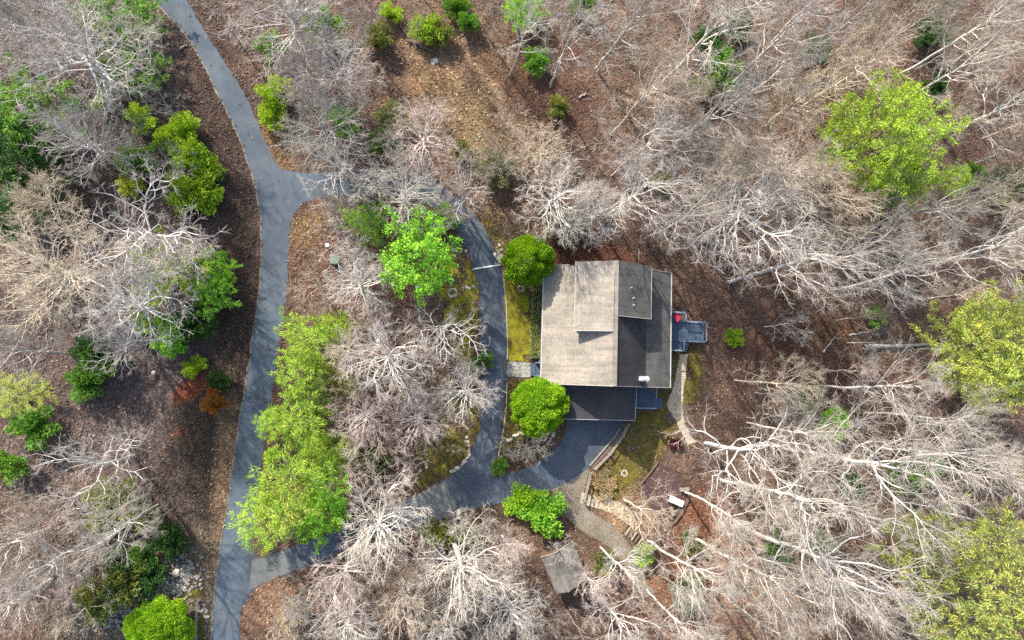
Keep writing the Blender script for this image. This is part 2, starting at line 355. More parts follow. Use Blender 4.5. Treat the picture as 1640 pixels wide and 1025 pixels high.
def sheet(name, px, z, m, cell=0.14, edge=0.55, thr=0.0, seed=1, patch=0.0):
    """irregular ground cover sheet: small cells kept by a ragged edge"""
    P = GA(px); x0, y0 = P.min(0) - 1; x1, y1 = P.max(0) + 1
    xs = np.arange(x0, x1, cell); ys = np.arange(y0, y1, cell); X, Y = np.meshgrid(xs, ys, indexing='ij')
    wx = X + edge * 2 * (fbm(X * 0.9, Y * 0.9, seed) - 0.5) * 2; wy = Y + edge * 2 * (fbm(X * 0.9 + 31, Y * 0.9, seed + 5) - 0.5) * 2
    keep = inpoly(wx, wy, P)
    if patch: keep &= fbm(X * 0.8, Y * 0.8, seed + 9) > patch
    for pv in PAVED:
        if pv is not P: keep &= ~inpoly(X, Y, pv)
    i, j = np.nonzero(keep); idx = {}; nx, ny = len(xs) + 1, len(ys) + 1
    ids = np.stack([i * ny + j, (i + 1) * ny + j, (i + 1) * ny + j + 1, i * ny + j + 1], 1); u, inv = np.unique(ids, return_inverse=True)
    vx = x0 + (u // ny) * cell - cell / 2; vy = y0 + (u % ny) * cell - cell / 2
    vz = z + 0.05 * (fbm(vx * 1.7, vy * 1.7, seed + 3) - 0.3)
    me = npmesh(name, np.stack([vx, vy, np.maximum(vz, z * 0.6)], 1), inv.reshape(-1, 4)); o = struct(link(name, me, m)); return o, P
LAWNS = []
for nm, px, mt, sd_, pa in [
    ('moss_lawn', [(803, 440), (830, 447), (851, 455), (851, 576), (811, 577), (809, 500)], 'moss', 3, 0.0),
    ('moss_lawn', [(812, 612), (852, 610), (845, 650), (832, 700), (806, 735), (800, 720), (806, 670)], 'moss_dull', 4, 0.0),
    ('moss_lawn', [(722, 395), (742, 400), (757, 432), (767, 480), (769, 560), (752, 575), (720, 560), (712, 500), (700, 470), (712, 430)], 'moss', 5, 0.36),
    ('moss_lawn', [(770, 590), (770, 660), (763, 700), (747, 735), (716, 768), (655, 796), (650, 775), (680, 745), (665, 715), (700, 690), (722, 660), (715, 610)], 'moss_dull', 6, 0.33),
    ('moss_lawn', [(998, 682), (1020, 662), (1066, 660), (1078, 690), (1058, 735), (1030, 770), (985, 796), (945, 790), (943, 760), (975, 722)], 'moss_dull', 7, 0.25),
    ('moss_lawn', [(1074, 566), (1120, 556), (1126, 585), (1118, 640), (1098, 660), (1050, 664), (1048, 640), (1070, 625)], 'moss_dull', 8, 0.3),
    ('moss_lawn', [(780, 350), (800, 375), (812, 400), (800, 415), (790, 395), (775, 365)], 'moss_dull', 9, 0.2),
    ('moss_lawn', [(286, 930), (330, 955), (338, 1030), (210, 1030), (230, 985)], 'moss_dull', 10, 0.42)]:
    o, P = sheet(nm, px, 0.02, M[mt], seed=sd_, patch=pa); LAWNS.append(P)
o, P = sheet('mulch_bed', mulch_px, 0.03, M['mulch'], seed=21, edge=0.25)

# ------------------------------------------------------------------ the ground
HX, HY, HROT = 21.25, 5.1, R_(-2.2)       # house centre and turn
HOUSE = np.array([(HX + x * math.cos(HROT) - y * math.sin(HROT), HY + x * math.sin(HROT) + y * math.cos(HROT)) for x, y in ((-7.2, -10), (7.2, -10), (7.2, 6.4), (-7.2, 6.4))])
flat_pts = np.concatenate([p[::4] for p in PAVED] + [p for p in LAWNS] + [GA(mulch_px)] + [HOUSE, resample(np.r_[HOUSE, HOUSE[:1]], 30)] + [np.array([[HX, HY]])])
xs = np.r_[-3000, -800, -250, -110, -80, np.arange(-60, 100.1, 0.4), 125, 170, 300, 900, 3000]
ys = np.r_[-3000, -800, -250, -110, -75, np.arange(-50, 66.1, 0.4), 90, 140, 300, 900, 3000]
X, Y = np.meshgrid(xs, ys, indexing='ij')
def near_flat(x, y):
    d = np.full(np.shape(x), 1e9)
    for q in flat_pts: d = np.minimum(d, (x - q[0]) ** 2 + (y - q[1]) ** 2)
    return np.sqrt(d)
_gx = np.arange(-60, 100.1, 1.6); _gy = np.arange(-50, 66.1, 1.6)
_GX, _GY = np.meshgrid(_gx, _gy, indexing='ij'); _D = near_flat(_GX, _GY)
for pv in PAVED + LAWNS + [HOUSE, GA(mulch_px)]: _D[inpoly(_GX, _GY, pv)] = 0
def bil(x, y, A):
    fx = np.clip((np.asarray(x) + 60) / 1.6, 0, len(_gx) - 1.001); fy = np.clip((np.asarray(y) + 50) / 1.6, 0, len(_gy) - 1.001)
    i = fx.astype(int); j = fy.astype(int); u = fx - i; v = fy - j
    return (A[i, j] * (1 - u) + A[i + 1, j] * u) * (1 - v) + (A[i, j + 1] * (1 - u) + A[i + 1, j + 1] * u) * v
def gz(x, y):
    k = np.clip((bil(x, y, _D) - 3.5) / 6.0, 0, 1)
    return k * (fbm(np.asarray(x) * 0.14, np.asarray(y) * 0.14, 77, 3) - 0.5) * 1.5
BASE = np.array(lin(118, 92, 80))
BLOBS = [  # soil and litter colours: centre in the photo, radii, colour, strength
    (120, 300, 330, 420, (104, 88, 88), 0.9), (150, 620, 190, 140, (112, 94, 94), 0.9), (200, 880, 200, 130, (106, 90, 86), 0.7),
    (340, 190, 55, 190, (84, 66, 62), 0.9), (385, 480, 28, 210, (76, 60, 54), 0.9), (335, 700, 50, 120, (62, 54, 46), 0.85), (360, 800, 16, 200, (134, 106, 82), 0.9), (325, 930, 30, 90, (126, 108, 86), 0.8),
    (235, 980, 130, 45, (122, 110, 94), 0.8), (730, 130, 110, 130, (140, 110, 82), 0.85), (790, 210, 60, 90, (152, 128, 88), 0.75), (690, 150, 40, 60, (156, 118, 82), 0.7), (860, 120, 90, 130, (108, 76, 62), 0.8),
    (905, 165, 40, 40, (96, 66, 58), 0.8), (500, 400, 60, 90, (120, 88, 76), 0.8), (490, 370, 30, 30, (150, 118, 76), 0.7), (445, 230, 30, 60, (134, 104, 66), 0.8), (640, 620, 140, 170, (122, 92, 82), 0.8), (700, 760, 60, 40, (112, 82, 66), 0.7),
    (940, 410, 90, 22, (118, 74, 54), 0.9), (1180, 540, 110, 120, (124, 90, 76), 0.8), (1300, 560, 120, 90, (104, 72, 58), 0.85), (1560, 190, 70, 90, (96, 70, 62), 0.9), (1440, 30, 120, 60, (104, 76, 62), 0.8),
    (1130, 830, 60, 60, (140, 88, 62), 0.8), (1230, 950, 160, 110, (178, 136, 104), 0.9), (1100, 960, 130, 80, (156, 106, 76), 0.85), (1010, 830, 50, 40, (168, 134, 98), 0.7), (960, 980, 90, 50, (104, 74, 60), 0.8), (1500, 620, 140, 90, (120, 88, 70), 0.8),
    (420, 970, 50, 60, (150, 110, 84), 0.9), (470, 1000, 70, 40, (138, 104, 84), 0.8), (700, 950, 200, 90, (126, 98, 84), 0.7), (760, 870, 60, 30, (118, 84, 72), 0.8), (990, 770, 40, 34, (146, 118, 66), 0.7), (965, 775, 26, 26, (176, 140, 70), 0.6), (700, 700, 60, 60, (110, 92, 54), 0.5), (820, 720, 40, 30, (84, 76, 48), 0.8),
    (780, 370, 24, 40, (140, 108, 60), 0.6), (820, 370, 30, 24, (110, 94, 80), 0.6), (1590, 470, 60, 14, (176, 120, 76), 0.6), (1300, 200, 300, 200, (112, 84, 72), 0.5), (1400, 850, 200, 120, (128, 96, 80), 0.6), (1080, 600, 50, 60, (92, 80, 52), 0.5)]
gc = np.empty((*X.shape, 3)); gc[:] = BASE
wxn = (fbm(X * 0.35, Y * 0.35, 11) - 0.5); wyn = (fbm(X * 0.35 + 90, Y * 0.35, 12) - 0.5)
for (px, py, rx, ry, c, s) in BLOBS:
    cx, cy = G(px, py); rx *= 0.065; ry *= 0.065
    d = np.sqrt(((X + wxn * rx * 1.1 - cx) / rx) ** 2 + ((Y + wyn * ry * 1.1 - cy) / ry) ** 2)
    w = (s * np.clip((1.25 - d) / 0.6, 0, 1))[..., None]; gc = gc * (1 - w) + np.array(lin(*c)) * w
# pale strips in straw clearing: wheel tracks plus trunk-shadow striping put into the colour
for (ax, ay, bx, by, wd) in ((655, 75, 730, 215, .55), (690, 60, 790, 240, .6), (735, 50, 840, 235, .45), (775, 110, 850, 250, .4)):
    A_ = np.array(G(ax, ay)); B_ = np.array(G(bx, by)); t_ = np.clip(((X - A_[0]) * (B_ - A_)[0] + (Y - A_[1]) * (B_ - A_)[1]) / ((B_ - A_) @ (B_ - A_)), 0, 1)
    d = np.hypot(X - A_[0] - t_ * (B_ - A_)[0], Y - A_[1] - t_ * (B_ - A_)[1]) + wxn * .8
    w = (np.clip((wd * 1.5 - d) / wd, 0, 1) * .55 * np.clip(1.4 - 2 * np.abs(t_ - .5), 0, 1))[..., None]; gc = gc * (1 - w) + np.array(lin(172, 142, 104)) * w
# bare red clay where the bank is scraped, left of the road
cx, cy = G(308, 622); u = (X - cx) * 0.8 + (Y - cy) * 0.6; v_ = -(X - cx) * 0.6 + (Y - cy) * 0.8
d = np.sqrt((u / 2.3) ** 2 + (v_ / 1.05) ** 2) + wxn * 0.9
w = np.clip((1.15 - d) / 0.5, 0, 1)[..., None] * 0.9; gc = gc * (1 - w) + np.array(lin(142, 66, 34)) * w
cx, cy = G(285, 692); d = np.hypot(X - cx, Y - cy) / 0.5; w = np.clip(1.2 - d, 0, 1)[..., None] * 0.7; gc = gc * (1 - w) + np.array(lin(150, 74, 40)) * w
gc = gc * (0.86 + 0.3 * fbm(X * 0.9, Y * 0.9, 40))[..., None] 
gl = gc.mean(-1, keepdims=True); gc = (gc * 0.74 + gl * 0.26) * np.array([0.87, 0.87, 0.78])
Z = gz(X, Y); Z[np.abs(X) > 105] = 0; Z[np.abs(Y) > 70] = 0
nx, ny = X.shape; I, J = np.meshgrid(np.arange(nx - 1), np.arange(ny - 1), indexing='ij'); b = (I * ny + J).ravel()
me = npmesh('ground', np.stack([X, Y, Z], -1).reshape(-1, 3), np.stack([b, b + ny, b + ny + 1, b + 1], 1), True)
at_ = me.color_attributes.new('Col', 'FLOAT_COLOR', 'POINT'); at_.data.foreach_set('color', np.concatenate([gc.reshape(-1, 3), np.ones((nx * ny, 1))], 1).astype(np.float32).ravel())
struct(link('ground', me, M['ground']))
def ground_col(x, y):
    i = np.clip(np.searchsorted(xs, x), 0, nx - 1); j = np.clip(np.searchsorted(ys, y), 0, ny - 1); return gc[i, j]

# fallen leaves lying loose on the ground
def m_litter():
    m, nt, p, out = mat('fallen_leaf'); a = node(nt, 'ShaderNodeAttribute', attribute_name='Col')
    nt.links.new(a.outputs['Color'], p.inputs['Base Color']); p.inputs['Roughness'].default_value = 0.8
    return m
M['litter'] = m_litter()
rg = np.random.default_rng(5)
NL = 150000
lx = rg.uniform(-42, 82, NL); ly = rg.uniform(-34, 50, NL)
keep = np.ones(NL, bool)
for pv in PAVED: keep &= ~(inpoly(lx, ly, pv) & (rg.random(NL) > 0.02))
keep &= ~inpoly(lx, ly, HOUSE)
inl = np.zeros(NL, bool)
for pv in LAWNS[:1]: inl |= inpoly(lx, ly, pv)
keep &= ~(inl & (rg.random(NL) > 0.12)); lx = lx[keep]; ly = ly[keep]; n = len(lx)
a = rg.uniform(0, 6.283, n); L = rg.uniform(0.07, 0.16, n); tz = rg.uniform(-0.05, 0.05, (n, 4)); z0 = gz(lx, ly) + 0.075
ca, sa = np.cos(a), np.sin(a); dirs = [(-1, 0), (0, -0.5), (1, 0), (0, 0.5)]
lv = np.stack([np.stack([lx + L * (ca * i - sa * j), ly + L * (sa * i + ca * j), z0 + tz[:, k]], 1) for k, (i, j) in enumerate(dirs)], 1).reshape(-1, 3)
me = npmesh('leaf_litter', lv, np.arange(4 * n).reshape(-1, 4))
lc = ground_col(lx, ly) * rg.choice([0.55, 0.85, 1.2, 1.6, 2.4], n, p=[0.2, 0.28, 0.27, 0.18, 0.07])[:, None] * np.array([1.02, 1.0, 0.97])
at_ = me.color_attributes.new('Col', 'FLOAT_COLOR', 'FACE' if False else 'POINT')
at_.data.foreach_set('color', np.repeat(np.concatenate([np.minimum(lc, 0.75), np.ones((n, 1))], 1), 4, 0).astype(np.float32).ravel())
stuff(link('leaf_litter', me, M['litter']), 'loose brown fallen leaves scattered over the woodland floor', 'leaves')
# ------------------------------------------------------------------ the house
house = thing('house', 'house with weathered tan and shade-painted dark shingle roof, dormers both sides of its ridge', 'house', (HX, HY, 0), HROT)
YN, YS = 6.05, -6.05
WE, WB, RX, EB, EE = -6.85, -4.45, -0.55, 3.75, 6.85
ZE, ZB, ZR = 2.95, 4.15, 7.8
def roofpart(name, pts, t=0.16, m='roof', parent=None):
    return MB().slab(pts, t).build(name, M[m], parent or house)
# west side: low porch slope, then the steep main slope (south half), shed dormer (north half)
DYW, DYE = -0.75, 0.75
rf = roofpart('porch_roof', [(WE, YS, ZE), (WB, YS, ZB), (WB, YN, ZB), (WE, YN, ZE)]); rf['label'] = 'low tan shingled porch slope beside the front lawn'
roofpart('main_roof', [(WB + .003, YS, ZB + .003), (RX, YS, ZR), (RX, YN - .03, ZR), (WB + .003, YN - .03, ZB + .003)])
roofpart('main_roof', [(RX, YS, ZR - .003), (EB - .003, YS, ZB + .003), (EB - .003, YN - .03, ZB + .003), (RX, YN - .03, ZR - .003)], m='roof_dark_and_shaded')
roofpart('porch_roof', [(EB, YS, ZB), (EE, YS, ZE), (EE, YN, ZE), (EB, YN, ZB)], m='roof_grey_shade')
def dormer(x_out, z_out, y0, m, win):
    sgn = -1 if x_out < RX else 1
    d = MB().slab([(x_out, y0, z_out), (RX - 0.0 * sgn, y0, ZR + .02), (RX, YN + .05, ZR + .02), (x_out, YN + .05, z_out)][:: (1 if sgn < 0 else -1)], 0.18).build('dormer_roof', M[m], house)
    # cheek wall and face wall under the dormer roof
    xi = x_out - sgn * 0.35
    zi = z_out + (ZR - z_out) * (abs(xi - x_out) / abs(RX - x_out)) - .2
    w = MB(); w.add([(xi, y0 + .25, ZB - .3), (RX, y0 + .25, ZR - .35), (xi, y0 + .25, zi), (xi, y0 + .37, ZB - .3), (RX, y0 + .37, ZR - .35), (xi, y0 + .37, zi)], [(0, 1, 2), (5, 4, 3), (0, 3, 4, 1), (1, 4, 5, 2), (2, 5, 3, 0)])
    w.box(min(xi, xi - sgn * .12), max(xi, xi - sgn * .12), y0 + .4, YN - .3, ZB - .3, zi - .02)
    wo_ = w.build('dormer_wall', M['wall'], house)
    for k in range(win):
        yc = y0 + .9 + (YN - y0 - 1.8) * (k + .5) / win
        f = MB().box(min(xi, xi + sgn * .06), max(xi, xi + sgn * .06), yc - .5, yc + .5, ZB + .5, zi - .2).build('window', M['trim'], house)
        MB().box(min(xi + sgn * .04, xi + sgn * .075), max(xi + sgn * .04, xi + sgn * .075), yc - .42, yc + .42, ZB + .58, zi - .28).build('pane', M['glass'], f)
    MB().bar((x_out, y0 - .02, z_out - .08), (x_out, YN + .07, z_out - .08), .05, .2).build('fascia', M['trim'], house)
    MB().bar((x_out, y0 - .02, z_out - .06), (RX, y0 - .02, ZR - .06), .05, .2).build('fascia', M['trim'], house)
dormer(-4.35, 6.05, DYW, 'roof', 3)
dormer(3.55, 6.0, DYE, 'roof_grey_shade', 2)
# ridge cap, fascias, gutters
MB().bar((RX - .12, YS - .03, ZR + .03), (RX - .12, YN + .08, ZR + .03), .34, .08).bar((RX - .38, YS + .8, ZR + .02), (RX - .38, YN - .9, ZR + .02), .05, .07).build('ridge_cap', M['roof'], house)
for x in (WE, EE):
    s = -1 if x < 0 else 1
    MB().bar((x + s * .07, YS - .02, ZE - .07), (x + s * .07, YN + .02, ZE - .07), .13, .12).build('gutter', M['trim'], house)
for y in (YS - .025, YN + .025):
    for (x0, z0, x1, z1) in ((WE, ZE, WB, ZB), (WB, ZB, RX, ZR), (RX, ZR, EB, ZB), (EB, ZB, EE, ZE)):
        if y > 0 and (x0, x1) in ((WB, RX), (RX, EB)): continue
        MB().bar((x0, y, z0 - .05), (x1, y, z1 - .05), .045, .2).build('fascia', M['trim'], house)
# log walls: body and gables, porch posts
wl = MB(); wl.box(-4.9, 4.3, YS + .75, YN - .55, -0.2, 3.6)
wl.build('wall', M['wall'], house)
for y in (YS + .62, YN - .52):
    MB().add([(-4.6, y, 3.4), (4.0, y, 3.4), (RX, y, ZR - .4), (-4.6, y + .1, 3.4), (4.0, y + .1, 3.4), (RX, y + .1, ZR - .4)], [(0, 1, 2), (5, 4, 3), (0, 3, 4, 1), (1, 4, 5, 2), (2, 5, 3, 0)]).build('gable_wall', M['wall'], house)
for x in (-6.5, 6.5):
    for k in range(5):
        if x > 0 and k in (): continue
        yk = YS + .4 + k * (YN - YS - .8) / 4
        MB().box(x - .09, x + .09, yk - .09, yk + .09, -0.2, ZE).build('porch_post', M['timber_brown'], house)
MB().box(-6.7, -4.9, YS + .5, YN - .5, 0.0, .55).build('porch_floor', M['deck'], house)
for k, yk in enumerate((-3.9, 1.6, 4.0)):
    f = MB().box(-4.97, -4.9, yk - .55, yk + .55, 1.3, 2.6).build('window', M['trim'], house); MB().box(-4.99, -4.95, yk - .46, yk + .46, 1.39, 2.51).build('pane', M['glass'], f)
dr = MB().box(-4.97, -4.9, -5.0 + .3, -3.85, .56, 2.65)
dr = MB().box(-4.98, -4.9, -1.3, -.3, .56, 2.65).build('door', M['trim'], house); MB().box(-5.03, -4.98, -.5, -.42, 1.5, 1.6).build('handle', M['metal'], dr)
# flue on the south-east slope, plumbing vents on the east dormer
ch = MB().box(2.72, 3.14, -5.45, -5.03, 4.4, 5.7).build('chimney', M['white'], house)
MB().box(2.68, 3.18, -5.49, -4.99, 5.7, 5.78).build('chimney_cap', M['metal'], ch)
MB().lathe([(.11, 0), (.11, .2), (.15, .22), (.13, .3), (.05, .33)], 14, (2.93, -5.24, 5.78)).build('flue_cap', M['white'], ch)
MB().lathe([(.1, 0), (.1, .9), (.26, .95), (.26, 1.05), (.05, 1.14)], 14, (3.42, -5.25, 4.4)).build('flue_cap', M['white'], ch)
for (x, y) in ((1.3, 2.6), (1.0, 3.6), (1.35, 1.9)):
    zz = ZR - (x - RX) * (ZR - 6.0) / (3.55 - RX)
    MB().lathe([(.11, -.05), (.1, .03), (.05, .05), (.05, .4), (.03, .42)], 10, (x, y, zz)).build('vent_pipe', M['trim'], house)
# carport on the south side
cp = MB().slab([(-4.45, -9.55, 2.45), (3.25, -9.55, 2.45), (3.25, YS + .35, 2.85), (-4.45, YS + .35, 2.85)], .16).build('carport_roof', M['roof_dark_and_shaded'], house)
MB().bar((-4.45, -9.58, 2.38), (3.25, -9.58, 2.38), .05, .2).bar((3.28, -9.58, 2.38), (3.28, YS + .3, 2.78), .05, .2).bar((-4.48, -9.58, 2.38), (-4.48, YS + .3, 2.78), .05, .2).build('fascia', M['trim'], cp)
for x in (-4.2, -.6, 3.0): MB().box(x - .08, x + .08, -9.4, -9.24, -.2, 2.32).build('carport_post', M['timber_brown'], house)

# ------------------------------------------------------------------ decks (local frame of the house)
def L2(px, py, z):
    x, y = G(px, py, z); x -= HX; y -= HY
    return x * math.cos(-HROT) - y * math.sin(-HROT), x * math.sin(-HROT) + y * math.cos(-HROT)
def deck(label, rects, z, rails, steps=None, dirn='y'):
    d = thing('deck', label, 'deck', (HX, HY, 0), HROT)
    for (x0, x1, y0, y1) in rects:
        fr = MB().box(x0 + .05, x1 - .05, y0 + .05, y1 - .05, z - .3, z - .05).build('deck_frame', M['timber_brown'], d)
        n = max(1, round((y1 - y0) / .15)); st = (y1 - y0) / n
        for k in range(n): MB().box(x0, x1, y0 + k * st + .014, y0 + (k + 1) * st - .014, z - .04, z + random.uniform(-.003, .003)).build('board', M['deck'], d)
        for (x, y) in ((x0 + .15, y0 + .15), (x1 - .15, y0 + .15), (x0 + .15, y1 - .15), (x1 - .15, y1 - .15)):
            MB().box(x - .06, x + .06, y - .06, y + .06, -.3, z - .3).build('footing_post', M['timber_brown'], d)
    for (a, b_) in rails:
        rl = MB().bar((*a, z + .95), (*b_, z + .95), .13, .05).build('rail', M['rail'], d)
        bl = MB().bar((*a, z + .12), (*b_, z + .12), .05, .05); ln = math.dist(a, b_); m_ = max(2, int(ln / .28))
        for k in range(m_ + 1):
            t = k / m_; bl.bar((a[0] + (b_[0] - a[0]) * t, a[1] + (b_[1] - a[1]) * t, z + .1), (a[0] + (b_[0] - a[0]) * t, a[1] + (b_[1] - a[1]) * t, z + .93), .035)
        bl.build('baluster_row', M['rail'], rl)
        for p in (a, b_): MB().box(p[0] - .06, p[0] + .06, p[1] - .06, p[1] + .06, z - .3, z + 1.0).build('rail_post', M['rail'], d)
    if steps:
        (x0, x1, y0, y1, n, ax) = steps
        for k in range(n):
            zz = z - (k + 1) * z / (n + 1); t0, t1 = k / n, (k + 1) / n
            if ax == 'y-': q = (x0, x1, y1 - (y1 - y0) * t1, y1 - (y1 - y0) * t0)
            elif ax == 'x+': q = (x0 + (x1 - x0) * t0, x0 + (x1 - x0) * t1, y0, y1)
            else: q = (x1 - (x1 - x0) * t1, x1 - (x1 - x0) * t0, y0, y1)
            MB().box(*q, zz - .05, zz).build('step', M['deck'], d)
        sx = MB()
        if ax == 'y-':
            for x in (x0 + .03, x1 - .03): sx.bar((x, y1, z - .2), (x, y0, .0), .05, .22)
        else:
            xa, xb = (x0, x1) if ax == 'x+' else (x1, x0)
            for y in (y0 + .03, y1 - .03): sx.bar((xa, y, z - .2), (xb, y, .0), .05, .22)
        sx.build('stringer', M['timber_brown'], d)
    return d
zd = .95
a0 = L2(1076, 500, zd); a1 = L2(1094, 515, zd); a2 = L2(1126, 549, zd); a3 = L2(1090, 563, zd)
x0 = 6.3; xa, xb, xc = a1[0], a2[0], a3[0]; yt, ym, yb, yl = a0[1], a1[1], a2[1], a3[1]
deck('blue grey timber deck with railing on the right side of the house', [(x0, xa, ym, yt), (x0, xb, yb, ym - .01), (x0, xc, yl, yb - .01)], zd,
     [((x0 + .6, yt - .06), (xa - .06, yt - .06)), ((xa - .06, yt - .06), (xa - .06, ym - .06)), ((xa - .06, ym - .06), (xb - .06, ym - .06)), ((xb - .06, ym - .06), (xb - .06, yb + .06)), ((xb - .06, yb + .06), (xc + 1.05, yb + .06)), ((xc - .02, yb), (xc - .02, yl + .06)), ((xc - .06, yl + .06), (x0 + .6, yl + .06))],
     (xc + .04, xc + 1.0, yl + .05, yb - .02, 4, 'y-'))
DECK_TABLE = L2(1085, 508, zd + .7)
zd2 = .75
b0 = L2(1022, 624, zd2); b1 = L2(1047, 637, zd2); b2 = L2(1064, 655, zd2)
deck('small blue grey landing with steps down to the gravel path', [(3.35, b1[0], b2[1], YS + .8)], zd2,
     [((3.45, b2[1] + .06), (b1[0] - .06, b2[1] + .06)), ((b1[0] - .06, b1[1]), (b1[0] - .06, YS + .5))], (b1[0] + .01, b2[0], b2[1] + .03, b1[1] - .03, 4, 'x+'))
f0 = L2(851, 580, .5); f1 = L2(868, 603, .5)
deck('narrow dark blue front steps under the eaves beside the flagstone landing', [(f0[0] + .5, -6.72, f1[1], f0[1])], .5, [((f0[0] + .5, f1[1] + .05), (-6.8, f1[1] + .05)), ((f0[0] + .5, f0[1] - .05), (-6.8, f0[1] - .05))], (f0[0], f0[0] + .48, f1[1] + .05, f0[1] - .05, 2, 'x-'))
# flagstone landing between drive and front steps
fl = thing('stone_landing', 'pale grey flagstone landing between driveway and front steps', 'landing', (HX, HY, 0), HROT)
p0 = L2(812, 579, 0); p1 = L2(850, 605, 0)
MB().box(p0[0], p1[0], p1[1], p0[1], -.1, .05).build('mortar_bed', M['concrete'], fl)
rs = random.Random(8); nxs, nys = 5, 4
gx = [[p0[0] + .04 + (p1[0] - p0[0] - .08) * (i + (rs.uniform(-.28, .28) if 0 < i < nxs else 0)) / nxs for i in range(nxs + 1)] for j in range(nys + 1)]
gy = [[p1[1] + .04 + (p0[1] - p1[1] - .08) * (j + (rs.uniform(-.28, .28) if 0 < j < nys else 0)) / nys for i in range(nxs + 1)] for j in range(nys + 1)]
for j in range(nys):
    for i in range(nxs):
        q = [(gx[j][i], gy[j][i]), (gx[j][i + 1], gy[j][i + 1]), (gx[j + 1][i + 1], gy[j + 1][i + 1]), (gx[j + 1][i], gy[j + 1][i])]
        c = (sum(a[0] for a in q) / 4, sum(a[1] for a in q) / 4); q = [(c[0] + (a[0] - c[0]) * .93, c[1] + (a[1] - c[1]) * .93, .075) for a in q]
        MB().slab(q, .06).build('flagstone', M['flag'], fl, color=None)
# patio table with red top on the deck
tx, ty = DECK_TABLE
tb = thing('patio_table', 'square red patio table turned diagonally in the deck corner', 'table', (HX + tx * math.cos(HROT) - ty * math.sin(HROT), HY + tx * math.sin(HROT) + ty * math.cos(HROT), zd), R_(38))
MB().box(-.4, .4, -.4, .4, .68, .74).build('table_top', M['red'], tb, bevel=.02)
for i in (-1, 1):
    MB().box(-.4, .4, i * .15 - .006, i * .15 + .006, .741, .746).build('slat_gap', M['timber_brown'], tb)
    for j in (-1, 1): MB().box(i * .32 - .03, i * .32 + .03, j * .32 - .03, j * .32 + .03, 0, .68).build('leg', M['red'], tb)

# ------------------------------------------------------------------ tree growing
def tubes(A, B, ra, rb, k):
    """prisms from A to B, vectorised"""
    d = B - A; L = np.linalg.norm(d, axis=1, keepdims=True); d = d / np.maximum(L, 1e-6)
    up = np.where(np.abs(d[:, 2:3]) < 0.9, np.array([[0, 0, 1.0]]), np.array([[1.0, 0, 0]]))
    s = np.cross(d, up); s /= np.linalg.norm(s, axis=1, keepdims=True); t = np.cross(s, d); n = len(A)
    an = np.arange(k) * 2 * math.pi / k; ring = s[:, None, :] * np.cos(an)[None, :, None] + t[:, None, :] * np.sin(an)[None, :, None]
    v = np.concatenate([A[:, None, :] + ring * ra[:, None, None], B[:, None, :] + ring * rb[:, None, None]], 1)
    q = np.array([(i, (i + 1) % k, k + (i + 1) % k, k + i) for i in range(k)])
    f = (np.arange(n) * 2 * k)[:, None, None] + q[None]
    return v.reshape(-1, 3), f.reshape(-1, 4)
def join(parts):
    vs, fs, b = [], [], 0
    for v, f in parts: vs.append(v); fs.append(f + b); b += len(v)
    return np.concatenate(vs), np.concatenate(fs)
def grow(seed, h, R, cb, natt, step=0.5, kill=0.9, gnarl=0.15, clumps=26, spread=1.3, up=0.1, flat=0.35):
    r = np.random.default_rng(seed); zb = cb * h
    def env(t): return np.where(t > flat, R * np.sqrt(np.clip(1 - ((t - flat) / (1 - flat)) ** 2, 0, 1)), R * (0.4 + 0.6 * t / flat))
    cz = r.uniform(0.05, 0.95, clumps); ca = r.uniform(0, 6.283, clumps); cr = env(cz) * r.uniform(0.25, 1.0, clumps) ** 0.5
    C = np.stack([cr * np.cos(ca), cr * np.sin(ca), zb + cz * (h - zb)], 1)
    att = C[r.integers(0, clumps, natt)] + r.normal(0, 1, (natt, 3)) * np.array([spread, spread, spread * 0.75]) * R / 4.5
    n2 = natt // 3; tz = r.uniform(0, 1, n2); ta = r.uniform(0, 6.283, n2); tr = env(tz) * r.uniform(0, 1, n2) ** 0.45
    att[:n2] = np.stack([tr * np.cos(ta), tr * np.sin(ta), zb + tz * (h - zb)], 1)
    att = att[att[:, 2] > zb * 0.8]
    nt_ = max(3, int(zb / step)); lean = r.normal(0, 0.035, 2)
    P = [np.array([0, 0, -0.5])]; par = [-1]; wob = np.zeros(2)
    for i in range(1, nt_ + 1):
        wob = wob + r.normal(0, 0.03, 2); z = -0.5 + (zb + 0.5) * i / nt_
        P.append(np.array([lean[0] * z + wob[0], lean[1] * z + wob[1], z])); par.append(i - 1)
    P = list(P); pos = np.array(P); bd = np.full(len(att), 1e9); bi = np.zeros(len(att), int)
    def upd(new, off):
        nonlocal bd, bi
        d = np.linalg.norm(att[:, None, :] - new[None], axis=2); j = d.argmin(1); m = d[np.arange(len(att)), j]; u = m < bd; bd[u] = m[u]; bi[u] = j[u] + off
    upd(pos, 0)
    for it in range(140):
        if not len(att): break
        dv = att - pos[bi]; dv /= np.maximum(np.linalg.norm(dv, axis=1, keepdims=True), 1e-6)
        u, inv = np.unique(bi, return_inverse=True); acc = np.zeros((len(u), 3)); np.add.at(acc, inv, dv)
        acc += r.normal(0, 1, acc.shape) * gnarl * np.linalg.norm(acc, axis=1, keepdims=True); acc[:, 2] += up
        acc /= np.maximum(np.linalg.norm(acc, axis=1, keepdims=True), 1e-6)
        new = pos[u] + acc * step; off = len(pos); pos = np.concatenate([pos, new]); par += list(u)
        upd(new, off); keep = bd > kill; att, bd, bi = att[keep], bd[keep], bi[keep]
        if len(pos) > 5200: break
    par = np.array(par); N = len(pos); ch = np.bincount(par[1:], minlength=N)
    return pos, par, ch
